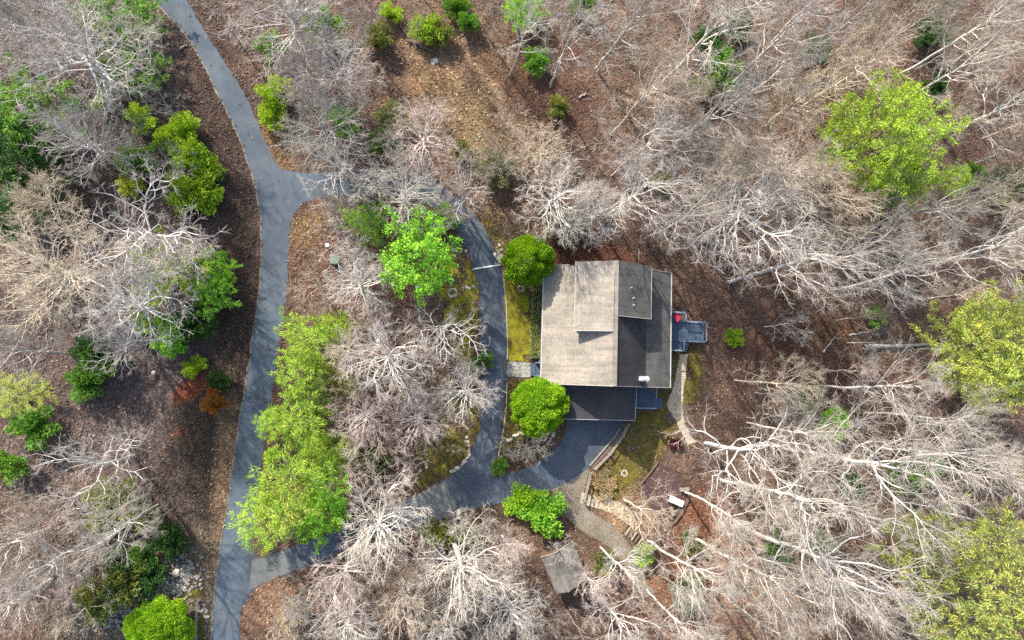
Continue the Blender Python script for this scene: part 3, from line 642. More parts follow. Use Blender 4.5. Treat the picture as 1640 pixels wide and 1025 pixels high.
def radii(pos, par, ch, tip, p):
    N = len(pos); acc = np.zeros(N); r = np.zeros(N)
    for i in range(N - 1, -1, -1):
        r[i] = max(tip, acc[i] ** (1 / p)) if ch[i] else tip
        if par[i] >= 0: acc[par[i]] += r[i] ** p
    return r
def ramify(seed, h, R, cb, limbs=12, wig=0.16, top=0.8, sub=0.75, ang=42, step=0.45, elev=(28, 74), upc=0.05, ratio=0.55, levels=3, lean=0.03):
    """trunk with a leader, ascending limbs that fork sideways again and again out to a dome"""
    r = random.Random(seed); P = [np.array([0.0, 0, -0.5])]; par = [-1]
    zt = h * top; n = int(zt / 0.6); wob = np.zeros(2); ln = np.array([r.gauss(0, lean), r.gauss(0, lean)]); trunk = [0]
    for i in range(1, n + 1):
        z = -0.5 + (zt + 0.5) * i / n; wob = wob + np.array([r.gauss(0, .045), r.gauss(0, .045)]); P.append(np.array([ln[0] * z + wob[0], ln[1] * z + wob[1], z])); par.append(i - 1); trunk.append(i)
    def grow_branch(start, d, L, level):
        d = d / np.linalg.norm(d); k = max(2, int(L / step)); idx = start; nodes = []
        for i in range(k):
            d = d + np.array([r.gauss(0, wig), r.gauss(0, wig), r.gauss(0, wig * .8) + upc]); d = d / np.linalg.norm(d)
            P.append(P[idx] + d * (L / k)); par.append(idx); idx = len(P) - 1; nodes.append((idx, d.copy(), (i + 1) / k))
        if level >= levels: return
        sd = r.choice((-1, 1)); gap = sub * (0.55 + 0.3 * level) / (L / k); nxt = gap * r.uniform(.5, 1.2) + (1.2 if level == 1 else 0)
        for i, (j, dd, t) in enumerate(nodes):
            if i < nxt: continue
            nxt += gap * r.uniform(.6, 1.4); sd = -sd
            ax = np.array([r.gauss(0, .55), r.gauss(0, .55), 1.0]); s_ = np.cross(dd, ax); s_ = s_ / max(np.linalg.norm(s_), 1e-6)
            a_ = R_(ang * r.uniform(.7, 1.3)); nd = dd * math.cos(a_) + s_ * sd * math.sin(a_); nd[2] += .08
            l2 = L * ratio * (1.12 - .72 * t) * r.uniform(.65, 1.25)
            if l2 > .5: grow_branch(j, nd, l2, level + 1)
    az = r.uniform(0, 6.28); z0 = cb * h
    for k in range(limbs):
        u = (k + r.uniform(-.3, .3)) / max(1, limbs - 1); u = min(max(u, 0), 1); zz = z0 + (zt - z0) * u ** .85
        if k >= limbs - 2: zz = zt
        j = min(range(len(trunk)), key=lambda q: abs(P[q][2] - zz)); az += 2.399 + r.gauss(0, .35); e = R_(elev[0] + (elev[1] - elev[0]) * u ** 1.2 + r.gauss(0, 6))
        d = np.array([math.cos(az) * math.cos(e), math.sin(az) * math.cos(e), math.sin(e)])
        L = min(R * r.uniform(.82, 1.12) / max(math.cos(e), .3), (h - P[j][2]) / max(math.sin(e), .15) * 1.0) * .93
        grow_branch(j, d, max(L, R * .4), 1)
    pos = np.array(P); par = np.array(par); ch = np.bincount(par[1:], minlength=len(pos)); return pos, par, ch
def bare(seed, h, R, cb, natt, tip=0.022, p=2.15, tw=4, twl=0.85, tr=0.013, cut=0.03, **kw):
    pos, par, ch = ramify(seed, h, R, cb, natt, **kw); r = radii(pos, par, ch, tip, p); rg_ = np.random.default_rng(seed + 1)
    r[0] *= 1.35; i = np.arange(1, len(pos)); A = pos[par[i]]; B = pos[i]; rb = r[i]; ra = np.minimum(r[par[i]], rb * 1.18)
    big = rb > cut; tv = tubes(A[big], B[big], ra[big], rb[big], 6)
    sm = [tubes(A[~big], B[~big], ra[~big], rb[~big], 3)]
    # twigs on the thin ends
    src = np.nonzero((ch == 0) | ((r < tip * 1.7) & (rg_.random(len(r)) < 0.3)))[0]; src = src[src > 3]
    s = np.repeat(src, tw); n = len(s); d = pos[s] - pos[par[s]]; d /= np.linalg.norm(d, axis=1, keepdims=True)
    d = d + rg_.normal(0, 0.55, (n, 3)); d[:, 2] += 0.22; d /= np.linalg.norm(d, axis=1, keepdims=True); L = rg_.uniform(0.5, 1.25, (n, 1)) * twl
    S = pos[s]; mid = S + d * L * 0.5; d2 = d + rg_.normal(0, 0.35, (n, 3)); d2 /= np.linalg.norm(d2, axis=1, keepdims=True); E_ = mid + d2 * L * 0.55
    d3 = d + rg_.normal(0, 0.75, (n, 3)); d3 /= np.linalg.norm(d3, axis=1, keepdims=True); F_ = mid + d3 * L * 0.45
    sm.append(tubes(S, mid, np.full(n, tr * 1.25), np.full(n, tr), 3)); sm.append(tubes(mid, E_, np.full(n, tr), np.full(n, tr * 0.4), 3)); sm.append(tubes(mid, F_, np.full(n, tr * 0.85), np.full(n, tr * 0.4), 3))
    cv = join(sm)
    return dict(trunk=npmesh('trunk', *tv, True), crown=npmesh('crown', *cv), h=h, R=R, cb=cb, tris=(len(tv[1]) + len(cv[1])) * 2)
VAR = {}
VAR['O'] = [bare(100 + k, 14, 5.2, 0.28, 12, tip=0.024, p=2.35, tw=5, twl=0.85, tr=0.0105, wig=0.23, sub=0.72, ang=48, elev=(18, 68), ratio=0.6, lean=0.05) for k in range(5)]      # broad, crooked limbs
VAR['F'] = [bare(200 + k, 18, 4.6, 0.36, 17, tip=0.019, p=2.42, tw=6, twl=0.9, tr=0.0085, wig=0.14, sub=0.8, ang=38, elev=(32, 76), top=0.84, ratio=0.52) for k in range(5)]   # tall forest tree
VAR['R'] = [bare(300 + k, 12, 4.6, 0.3, 32, tip=0.021, p=2.42, tw=5, twl=0.7, tr=0.0105, wig=0.16, sub=0.52, ang=40, elev=(4, 72), top=0.74, ratio=0.5) for k in range(5)]  # round, dense
VAR['S'] = [bare(400 + k, 7, 2.4, 0.18, 13, tip=0.013, p=2.3, tw=6, twl=0.55, tr=0.0085, cut=0.03, wig=0.16, sub=0.5, elev=(30, 78), ratio=0.55, step=0.35) for k in range(4)]  # sapling

for k, v in VAR.items():
    for q in v:
        for m_ in (q['trunk'], q['crown']): m_.materials.append(M['bark'])
TINT = {'w': ((0.75, 0.70, 0.63), (0.54, 0.485, 0.425)), 'g': ((0.48, 0.46, 0.42), (0.35, 0.325, 0.28)), 't': ((0.64, 0.57, 0.46), (0.56, 0.465, 0.36)), 'p': ((0.7, 0.63, 0.57), (0.58, 0.47, 0.415)), 'b': ((0.36, 0.32, 0.27), (0.36, 0.295, 0.235))}
trs = random.Random(3)
def plant(name, kind, x, y, rm, tint, label, cat, group, hs=None, idx=None):
    v = VAR[kind][trs.randrange(len(VAR[kind])) if idx is None else idx]; s = rm / v['R']; sz = (max(0.72, min(1.25, s ** 0.6)) if hs is None else hs / v['h'])
    o = thing(name, label, cat, (x, y, float(gz(np.array([x]), np.array([y]))[0])), trs.uniform(0, 6.283), group); o.scale = (s, s, sz)
    a, b_ = TINT[tint]; j = trs.uniform(0.86, 1.12) * {'R': 1.1, 'O': 1.05, 'F': 0.9, 'S': 1.0}[kind]; w_ = trs.uniform(0.97, 1.03)
    link('trunk', v['trunk'], None, o, color=(a[0] * j, a[1] * j, a[2] * j * w_)); link('crown', v['crown'], None, o, color=(b_[0] * j, b_[1] * j, b_[2] * j * w_))
    return o
def tree(px, py, r, kind, tint, label, hs=None):
    v = VAR[kind][0]; rm = r * (0.055 if kind == 'R' else 0.060); s = rm / v['R']; h = v['h'] * max(0.72, min(1.25, s ** 0.6)) if hs is None else hs
    x, y = G(px, py, h * (0.68 if kind != 'F' else 0.74))
    nm, cat, grp = ('bare_sapling', 'sapling', 'bare saplings') if kind == 'S' else ('bare_tree', 'tree', 'bare winter trees')
    return plant(nm, kind, x, y, rm, tint, label, cat, grp, hs)
TREES = [
 # upper left wood
 (118, 80, 112, 'R', 'w', 'broad white crooked bare tree filling the top left corner of the wood'),
 (218, 72, 58, 'O', 'w', 'white bare tree over green foliage, left of the road at the top'),
 (140, 230, 68, 'R', 'w', 'round white bare tree alone below the big top left tree'),
 (78, 318, 52, 'R', 't', 'dull tan bare tree beside the dark evergreens at the left edge'),
 (240, 372, 92, 'O', 'w', 'white bare tree with thick twisted limbs, above the lime tree left of the road'),
 (92, 425, 100, 'R', 't', 'wide tan bare tree near the left edge, halfway down'),
 (205, 492, 92, 'R', 'w', 'wide pale bare tree between the tan tree and the lime trees left of the road'),
 (215, 540, 46, 'O', 'w', 'small bright white bare tree above the open purple brown litter'),
 (300, 412, 50, 'R', 'p', 'pale bare tree between the two lime green trees left of the road'),
 (20, 560, 50, 'F', 'w', 'white bare tree cut by the left edge, above the yellow green shrubs'),
 (60, 500, 48, 'S', 'g', 'faint grey bare sapling below the wide tan tree'),
 (268, 258, 36, 'S', 'g', 'grey bare sapling among lime shrubs left of the upper road'),
 (265, 165, 32, 'S', 'g', 'greyish bare sapling at the wood edge, left of the road curve'),
 (30, 40, 60, 'F', 'g', 'tall grey bare tree in the very top left corner'),
 # lower left
 (160, 745, 62, 'O', 'w', 'lone white bare tree on open litter at the lower left'),
 (178, 848, 54, 'F', 'w', 'white leaning bare tree over green ground shrubs at the lower left'),
 (70, 905, 46, 'F', 'w', 'white bare tree second from the left edge near the bottom left'),
 (115, 925, 38, 'S', 'p', 'small pinkish bare tree right of the white one near the bottom left'),
 (18, 872, 44, 'O', 'w', 'white bare tree cut by the left edge at the lower left'),
 (22, 962, 56, 'R', 'p', 'pinkish bare tree in the bottom left corner'),
 (88, 828, 40, 'S', 'p', 'pale bare sapling above the bottom left group of trees'),
 (252, 828, 34, 'S', 't', 'tan bare sapling at the edge of the dark bank, lower left'),
 (120, 985, 40, 'S', 't', 'low tan brush tree above the rock drain at the bottom left'),
 # top centre, right of the main road
 (462, 25, 92, 'R', 'w', 'big white bare tree overhanging the right side of the road at the top'),
 (360, 22, 50, 'S', 'w', 'slender white bare tree reaching over the road at the top edge'),
 (505, 62, 52, 'O', 'w', 'white bare tree with drooping limbs below the big one at the top'),
 (478, 118, 54, 'R', 'p', 'pinkish bare tree right of the road bend'),
 (556, 126, 68, 'R', 'w', 'pale bare tree with limbs like wheel spokes, left of the straw clearing'),
 (520, 207, 78, 'R', 'g', 'grey tan bare tree above the upper driveway mouth'),
 (575, 32, 28, 'S', 'w', 'small white bare tree at the top, left of the clearing shrubs'),
 (678, 212, 70, 'R', 'p', 'pinkish white bare tree at the lower end of the straw clearing'),
 (558, 262, 58, 'O', 'w', 'white bare tree reaching over the upper driveway'),
 (570, 292, 44, 'O', 'w', 'lower white bare tree in front of the one over the upper driveway'),
 (652, 312, 76, 'R', 'w', 'pale bare tree with round crown over the bend of the upper driveway'),
 (752, 298, 56, 'O', 'p', 'pinkish bare tree outside the driveway bend, above the house'),
 (792, 272, 46, 'S', 'g', 'greenish grey bare sapling above the driveway bend'),
 (535, 338, 46, 'S', 'w', 'small white bare tree just below the upper driveway mouth'),
 (716, 345, 34, 'S', 'w', 'pale bare sapling over the bright green leafy tree'),
 (545, 382, 36, 'S', 'p', 'thin pinkish sapling beside the green utility box'),
 (620, 230, 48, 'S', 'g', 'thin greyish sapling left of the straw clearing'),
 # above the house
 (845, 42, 54, 'F', 'w', 'leaning white bare tree over green foliage at the top middle'),
 (925, 55, 64, 'F', 'w', 'white bare tree with curved bare trunk leaning right, top middle'),
 (1012, 18, 66, 'F', 'w', 'white limbed bare tree cut by the top edge, right of middle'),
 (1042, 142, 68, 'F', 't', 'tan pink bare tree with straight trunk leaning up right'),
 (1132, 42, 104, 'F', 'w', 'very broad white bare tree near the top edge, right of middle'),
 (1152, 172, 74, 'F', 'w', 'white bare tree with long slanting trunk below the broad top one'),
 (980, 78, 54, 'S', 'g', 'hazy grey green sapling between two leaning trees at the top'),
 (870, 238, 56, 'R', 't', 'tan bare tree just below the bare dark clearing'),
 (893, 312, 82, 'R', 'w', 'dense white bare tree above the clipped bush by the house'),
 (1042, 222, 62, 'F', 'w', 'white bare tree second above the house roof'),
 (1030, 302, 84, 'F', 'w', 'large white bare tree directly above the house roof'),
 (1102, 236, 62, 'F', 'g', 'grey bare tree up and right of the house'),
 (1185, 268, 70, 'F', 't', 'tan bare tree between the house and the top yellow green pine'),
 (960, 345, 62, 'R', 'w', 'white bare tree touching the upper edge of the roof'),
 (1200, 352, 135, 'R', 'w', 'huge spreading pale bare tree reaching over the right corner of the house roof'),
 (1110, 340, 70, 'F', 'w', 'pale bare tree between the roof and the huge spreading tree'),
 (810, 200, 40, 'S', 't', 'tan sapling on the right rim of the straw clearing'),
 # top right
 (1265, 52, 78, 'F', 'w', 'white bare tree at the top, left of the two top right clearings'),
 (1245, 112, 60, 'F', 'w', 'pale bare tree above the dense tan fan tree'),
 (1288, 160, 66, 'R', 't', 'dense tan bare tree left of the top pine'),
 (1395, 98, 70, 'F', 't', 'tan fan shaped bare tree just above the top pine'),
 (1385, 15, 50, 'F', 'g', 'grey bare tree at the top edge above the fan shaped one'),
 (1505, 195, 54, 'F', 't', 'pale bare tree fanning out behind the top pine'),
 (1555, 98, 72, 'F', 'w', 'white bare tree with heavy limbs near the top right corner'),
 (1612, 165, 84, 'O', 'w', 'white bare tree with long hanging limbs at the right edge, upper'),
 (1590, 28, 74, 'F', 'w', 'pale bare tree in the top right corner'),
 (1480, 25, 54, 'F', 'g', 'grey bare tree at the top beside the dark shrub'),
 (1262, 258, 74, 'F', 't', 'tan bare tree left of the foot of the top pine'),
 (1320, 318, 80, 'F', 't', 'tan bare tree just below the top pine'),
 (1620, 240, 48, 'S', 'g', 'brown twiggy sapling under the hanging limbs at the right edge'),
 # right
 (1290, 415, 90, 'F', 'w', 'white bare tree right of the huge spreading tree'),
 (1392, 398, 76, 'F', 'g', 'grey bare tree in the thick wood right of middle'),
 (1450, 440, 66, 'F', 'w', 'white bare tree up left of the middle pine'),
 (1592, 402, 96, 'F', 'w', 'broad white bare tree above the middle pine at the right edge'),
 (1500, 330, 74, 'F', 'g', 'grey bare tree between the top and middle pines'),
 (1600, 320, 56, 'F', 't', 'tan bare tree at the right edge below the dark evergreen'),
 (1262, 518, 40, 'S', 'w', 'small white bare tree alone right of the red brown clearing'),
 (1400, 545, 40, 'S', 'g', 'thin bare tree left of the middle pine by the fallen log'),
 (1440, 622, 66, 'F', 'w', 'white radiating bare tree lower left of the middle pine'),
 (1370, 592, 46, 'S', 'p', 'slender pinkish bare tree below the red brown ground'),
 (1535, 672, 74, 'F', 'w', 'pale bare tree below the middle pine'),
 (1262, 610, 52, 'F', 't', 'tan bare tree down right of the deck clearing'),
 # lower right
 (1185, 722, 104, 'O', 'w', 'large white bare tree spreading beside the mulch patio', 11.5),
 (1410, 742, 116, 'F', 'w', 'very large white bare tree in the middle of the lower right wood'),
 (1292, 812, 104, 'F', 'w', 'large white bare tree with slanting trunk, lower right of the patio'),
 (1335, 905, 112, 'F', 'w', 'big white bare tree in the lower right with trunk slanting down'),
 (1295, 690, 60, 'F', 'w', 'pale bare tree above the slanting trunk trees, by the lime shrub'),
 (1225, 925, 92, 'F', 'w', 'white bare tree near the bottom, right of the long leaning trunk'),
 (1120, 920, 70, 'F', 'w', 'white bare tree with a long bright trunk leaning away from the log steps'),
 (1030, 815, 54, 'S', 't', 'golden tan fan shaped bare tree over the log steps'),
 (1180, 822, 62, 'F', 'w', 'pale bare tree just right of the patio benches'),
 (995, 905, 46, 'O', 'w', 'white bare tree between the shed and the gravel track'),
 (897, 884, 28, 'S', 'w', 'small white bare tree hanging over the shed roof'),
 (955, 938, 38, 'R', 'p', 'pinkish bare tree touching the lower right of the shed'),
 (1000, 1005, 62, 'F', 'w', 'white trunked bare tree at the bottom below the shed'),
 (1095, 950, 48, 'S', 'g', 'greenish grey sapling at the bottom beside the gravel track end'),
 (1110, 1008, 60, 'F', 'w', 'white bare tree at the bottom edge right of the track'),
 (1560, 742, 80, 'F', 'w', 'white bare tree at the right, between middle and lower pines'),
 (1620, 770, 60, 'F', 't', 'tan bare tree at the right edge above the lower pine'),
 (1460, 848, 60, 'F', 'w', 'thin white bare tree at the upper left of the lower pine'),
 (1235, 1005, 70, 'F', 't', 'tan bare tree on orange litter at the bottom edge'),
 (1400, 990, 66, 'F', 't', 'tan bare tree at the bottom edge left of the lower pine'),
 (1630, 850, 50, 'F', 'p', 'pinkish bare tree at the right edge beside the lower pine'),
 # bottom centre
 (605, 852, 80, 'R', 'w', 'bright white radiating bare tree over the lower driveway'),
 (735, 902, 90, 'R', 'w', 'large white bare tree below the lower driveway fork'),
 (646, 962, 60, 'R', 't', 'tan white bare tree at the bottom between two larger ones'),
 (560, 1003, 64, 'R', 'w', 'pale bare tree at the bottom edge, below the lower driveway'),
 (548, 925, 62, 'R', 'p', 'pinkish bare tree just below the lower driveway, left of the bright white one'),
 (492, 958, 58, 'S', 'g', 'grey brushy sapling below the driveway mouth'),
 (782, 848, 46, 'S', 'g', 'grey bare sapling at the lower edge of the driveway fork'),
 (822, 978, 66, 'R', 'w', 'white bare tree at the bottom left of the shed'),
 (818, 880, 38, 'R', 'p', 'pinkish bare tree left of the shed'),
 (700, 1008, 56, 'R', 'w', 'white bare tree at the bottom edge below the large one'),
 (770, 1012, 48, 'S', 'g', 'grey sapling at the bottom edge, middle'),
 (450, 1008, 44, 'S', 't', 'tan brushy sapling right of the road at the bottom'),
 # island inside the driveway loop
 (574, 458, 66, 'R', 'w', 'white bare tree at the upper left of the loop island'),
 (617, 572, 84, 'R', 'w', 'large pale bare tree in the middle of the loop island'),
 (698, 522, 60, 'O', 'w', 'open crowned white bare tree beside the stone ring on the island'),
 (745, 628, 58, 'R', 'w', 'white bare tree with starry crown over the inner edge of the driveway'),
 (588, 662, 58, 'R', 'p', 'pinkish bare tree below the large one on the island'),
 (668, 672, 56, 'R', 'p', 'pink tan bare tree left of the round pale stump'),
 (575, 762, 42, 'S', 'p', 'small bare tree on the island near the feathery evergreens'),
 (612, 718, 46, 'S', 't', 'small tan bare tree on the lower island'),
 (658, 752, 44, 'S', 'p', 'rosy bare sapling on the island above the concrete apron'),
 (560, 560, 46, 'R', 'p', 'pinkish bare tree beside the feathery evergreens on the island'),
 (640, 640, 48, 'S', 'p', 'rosy twiggy sapling in the middle of the island'),
 # strip by the house
 (824, 726, 30, 'S', 'g', 'grey twiggy shrub-like sapling in the driveway fork'),
 (864, 712, 30, 'S', 'g', 'dark twiggy sapling below the clipped bush by the carport'),
]
for t in TREES: tree(*t)
# tall trees standing just beyond the top of the picture, whose long trunk shadows stripe the straw clearing
for k, (px, py) in enumerate(((540, -70), (610, -110), (690, -80))):
    x, y = G(px, py); plant('bare_tree', 'F', x, y, 2.0, 'g', 'tall bare tree beyond the top edge, its shadow striping the straw clearing', 'tree', 'trees beyond the top edge', 21)
# thin saplings that fill the woods between the big trees
MARKS = [('tall upper right pine', 1405, 222), ('small lime pine', 1524, 290), ('yellow pine at the right edge', 1575, 556), ('bottom right olive pine', 1540, 930), ('large dark right edge shrub', 1616, 296), ('tan fan shaped tree', 1395, 98), ('huge tree spreading over the roof corner', 1200, 352), ('broad white top tree', 1132, 42), ('tan pink leaning tree', 1042, 142), ('large white tree above the roof', 1030, 302), ('lime shrub in the lower right wood', 1334, 680), ('very large lower right tree', 1410, 742), ('mulch patio', 1070, 790), ('end of the gravel track', 1035, 950), ('shed', 897, 910), ('large white tree below the driveway fork', 735, 902), ('bright white tree over the lower driveway', 605, 852), ('lower driveway mouth', 440, 920), ('grey tan tree above the upper driveway', 520, 207), ('straw clearing', 730, 140), ('pinkish white tree below the clearing', 678, 212), ('wheel spoke tree', 556, 126), ('broad white top left tree', 112, 72), ('twisted white tree', 240, 372), ('wide tan tree at the left', 92, 425), ('rock drain', 240, 955), ('lone white lower left tree', 160, 745), ('large pale island tree', 617, 572), ('bright green leafy tree', 672, 408), ('pale round stump', 700, 691), ('white tree with hanging limbs', 1612, 165), ('big lower right tree with slanting trunk', 1335, 905), ('long fallen log', 1437, 554)]
WORD = {'b': 'brown', 'g': 'grey', 't': 'tan', 'p': 'pinkish'}
DIRS = ['right of', 'up and right of', 'above', 'up and left of', 'left of', 'down and left of', 'below', 'down and right of']
def thicket(n, x0, y0, x1, y1, group, tints='bbbgt', rr=(24, 44), seed=0):
    q = random.Random(seed); k = 0; t = 0
    while k < n and t < n * 30:
        t += 1; px, py = q.uniform(x0, x1), q.uniform(y0, y1); r = q.uniform(*rr); x, y = G(px, py, 4.0)
        if float(bil(np.array([x]), np.array([y]), _D)[0]) < 2.2: continue
        if any(((px - cx) / rx) ** 2 + ((py - cy) / ry) ** 2 < 1 for cx, cy, rx, ry in GAPS): continue
        m_, mx, my = min(MARKS, key=lambda m: math.hypot(px - m[1], py - m[2])); tn = q.choice(tints); dd = math.hypot(px - mx, py - my)
        way = DIRS[int(round(math.degrees(math.atan2(my - py, px - mx)) / 45)) % 8]
        label = '%s %s sapling %s%s the %s' % ('small' if r < 31 else 'thin' if r < 38 else 'bushy', WORD[tn], 'just ' if dd < 60 else 'well ' if dd > 110 else '', way, m_)
        plant('bare_sapling', 'S', x, y, r * 0.064, tn, label, 'sapling', group); k += 1
GAPS = [(895, 905, 75, 75), (960, 840, 70, 60), (30, 240, 70, 130), (730, 140, 110, 110), (880, 150, 80, 60), (1180, 540, 110, 90), (160, 640, 130, 70), (1560, 210, 60, 60), (1320, 560, 60, 40), (310, 640, 60, 160), (340, 200, 50, 200), (1400, 20, 60, 30), (250, 960, 110, 60), (1080, 790, 70, 60)]
thicket(20, 900, -10, 1260, 420, 'saplings in the wood above the house', seed=1)
thicket(24, 1230, -10, 1640, 520, 'saplings in the upper right wood', seed=2)
thicket(16, 1120, 560, 1640, 1020, 'saplings in the lower right wood', seed=3)
thicket(14, 430, 900, 900, 1020, 'saplings along the bottom', seed=4)
thicket(8, 420, -10, 830, 350, 'saplings above the upper driveway', seed=5)
thicket(8, 0, 0, 300, 560, 'saplings left of the main road', seed=6)
thicket(8, 0, 780, 260, 1000, 'saplings at the lower left', seed=7)
thicket(5, 500, 400, 700, 780, 'saplings in the loop island', 'pbt', seed=8)


# ------------------------------------------------------------------ foliage
def blades(P, D, L, Wd, rg_, sag=0.0):
    n = len(P); D = D / np.linalg.norm(D, axis=1, keepdims=True); q = rg_.normal(0, 1, (n, 3)); s = np.cross(D, q); s /= np.linalg.norm(s, axis=1, keepdims=True)
    m = P + D * (L * 0.5)[:, None]; t = P + D * L[:, None]; t[:, 2] -= sag * L
    v = np.stack([P, m + s * (Wd / 2)[:, None], t, m - s * (Wd / 2)[:, None]], 1).reshape(-1, 3)
    return v, np.arange(4 * n).reshape(-1, 4)
def leafmesh(name, v, f, m):
    me = npmesh(name, v, f); me.materials.append(m); return me
def stems(seed, h, R, n, rad=0.05):
    rg_ = random.Random(seed); A, B, ra, rb = [], [], [], []
    for k in range(n):
        a = rg_.uniform(0, 6.283); e = np.array([math.cos(a) * R * .55, math.sin(a) * R * .55, h * rg_.uniform(.55, .8)]); m_ = e * .45 + np.array([0, 0, h * .08])
        b0 = np.array([math.cos(a) * .1, math.sin(a) * .1, -.35])
        A += [b0, m_]; B += [m_, e]; ra += [rad, rad * .7]; rb += [rad * .7, rad * .3]
    return tubes(np.array(A), np.array(B), np.array(ra), np.array(rb), 5)
def bush(seed, R, h, n, leaf=0.17, lumps=40, lump=0.16, fill=0.35, th=0.9):
    """dense rounded bush, unit built to size: lumpy dome of leaves"""
    rg_ = np.random.default_rng(seed); d = rg_.normal(0, 1, (n, 3)); d[:, 2] = np.abs(d[:, 2]) * 1.0 - 0.25 * (rg_.random(n) < .35); d /= np.linalg.norm(d, axis=1, keepdims=True)
    lc_ = rg_.normal(0, 1, (lumps, 3)); lc_[:, 2] = np.abs(lc_[:, 2]); lc_ /= np.linalg.norm(lc_, axis=1, keepdims=True)
    near = (d @ lc_.T).max(1); k = 1 - lump + lump * np.clip((near - th) / (1 - th), 0, 1) * 1.4 + 0.10 * np.sin(d[:, 0] * 3.1 + seed) * np.cos(d[:, 1] * 2.7 + d[:, 2] * 2)
    dep = rg_.random(n) ** 2 * fill; P = d * (k * (1 - dep))[:, None] * np.array([R, R, h * 0.62]); P[:, 2] += h * 0.38
    P[:, 2] = np.maximum(P[:, 2], 0.05)
    D = d + rg_.normal(0, 0.55, (n, 3)); D[:, 2] += 0.25
    return blades(P, D, rg_.uniform(0.7, 1.3, n) * leaf, rg_.uniform(0.45, 0.75, n) * leaf, rg_)
def spray_tree(seed, h, R, cb, natt, per, L, Wd, shape=0.35, sag=0.3, cone=False, jit=0.6, kill=0.9, clumps=16, spread=1.1):
    pos, par, ch = grow(seed, h, R, cb, natt, step=0.5, kill=kill, gnarl=0.15, clumps=clumps, spread=spread, flat=0.12 if cone else shape)
    r = radii(pos, par, ch, 0.018, 2.2); rg_ = np.random.default_rng(seed + 7); i = np.arange(1, len(pos))
    tv = tubes(pos[par[i]], pos[i], np.minimum(r[par[i]], r[i] * 1.2), r[i], 4)
    src = np.nonzero((ch == 0) | ((r < 0.045) & (pos[:, 2] > cb * h)))[0]; src = src[src > 3]
    s = np.repeat(src, per); n = len(s); d = pos[s] - pos[par[s]]; d /= np.linalg.norm(d, axis=1, keepdims=True)
    out = pos[s].copy(); out[:, 2] = 0; out /= np.maximum(np.linalg.norm(out, axis=1, keepdims=True), .3)
    D = d + out * 0.6 + rg_.normal(0, jit, (n, 3)); P = pos[s] + rg_.normal(0, 0.16, (n, 3))
    lv_ = blades(P, D, rg_.uniform(0.6, 1.3, n) * L, rg_.uniform(0.7, 1.3, n) * Wd, rg_, sag)
    return tv, lv_
FV = {}
def fv(key, trunk, leaf, h, R, m='leaf'):
    t = npmesh('trunk', *trunk, True); t.materials.append(M['bark']); l = leafmesh('foliage', *leaf, M[m]); FV.setdefault(key, []).append((t, l, h, R))
for k in range(2): fv('bush', stems(k, 5, 3, 9, .07), bush(500 + k, 3.0, 4.6, 30000, 0.18, 110, 0.2, 0.35, 0.965), 4.6, 3.0)                       # big clipped evergreen
for k in range(4): fv('shrub', stems(20 + k, 2, 1.3, 6, .03), bush(520 + k, 1.4, 2.0, 3600, 0.2, 14, 0.5, 0.7), 2.0, 1.4)        # loose shrub
for k in range(3): fv('pine', *spray_tree(540 + k, 16, 5.0, 0.35, 1300, 30, 0.3, 0.075, jit=0.8, kill=0.65, clumps=44, spread=0.95), 16, 5.0, 'needle')
for k in range(3): fv('feather', *spray_tree(560 + k, 9, 2.9, 0.12, 420, 26, 0.36, 0.06, sag=0.45, cone=True, jit=0.45, kill=0.7, clumps=18, spread=1.0), 9, 2.9, 'needle')
for k in range(2): fv('leafy', *spray_tree(580 + k, 9, 3.4, 0.22, 520, 28, 0.24, 0.16, sag=0.2, jit=0.8, kill=0.6, clumps=26, spread=0.9), 9, 3.4, 'leaf')
GREEN = {'bush': (0.29, 0.5, 0.03), 'lime': (0.37, 0.54, 0.055), 'yellow': (0.47, 0.55, 0.12), 'green': (0.15, 0.31, 0.05), 'dark': (0.065, 0.15, 0.04), 'olive': (0.22, 0.26, 0.08), 'bright': (0.27, 0.54, 0.06), 'orange': (0.42, 0.18, 0.045), 'feather': (0.35, 0.53, 0.06), 'red': (0.13, 0.02, 0.03), 'tan': (0.42, 0.31, 0.19), 'grey': (0.27, 0.3, 0.16), 'sage': (0.42, 0.48, 0.13)}
NM = {'bush': ('rounded_bush', 'bush'), 'shrub': ('shrub', 'shrub'), 'pine': ('pine_tree', 'tree'), 'feather': ('feathery_evergreen', 'tree'), 'leafy': ('leafy_tree', 'tree')}
def plant_green(px, py, r, kind, col, label, hs=1.0, group=None, sy=1.0, rz=None, nm=None):
    t, l, h, R = FV[kind][trs.randrange(len(FV[kind]))]; rm = r * (0.063 if kind != 'pine' else 0.061); s = rm / R; sz = s ** 0.75 * hs
    x, y = G(px, py, h * sz * (0.62 if kind in ('pine', 'feather', 'leafy') else 0.5))
    o = thing(nm or NM[kind][0], label, NM[kind][1], (x, y, float(gz(np.array([x]), np.array([y]))[0])), trs.uniform(0, 6.283) if rz is None else rz, group); o.scale = (s, s * sy, sz)
    j = trs.uniform(0.9, 1.1); c = GREEN[col]
    link('trunk' if kind in ('pine', 'feather', 'leafy') else 'stem', t, None, o, color=(0.2, 0.17, 0.14)); link('crown' if kind in ('pine', 'feather', 'leafy') else 'foliage', l, None, o, color=(c[0] * j, c[1] * j, c[2] * j))
    return o
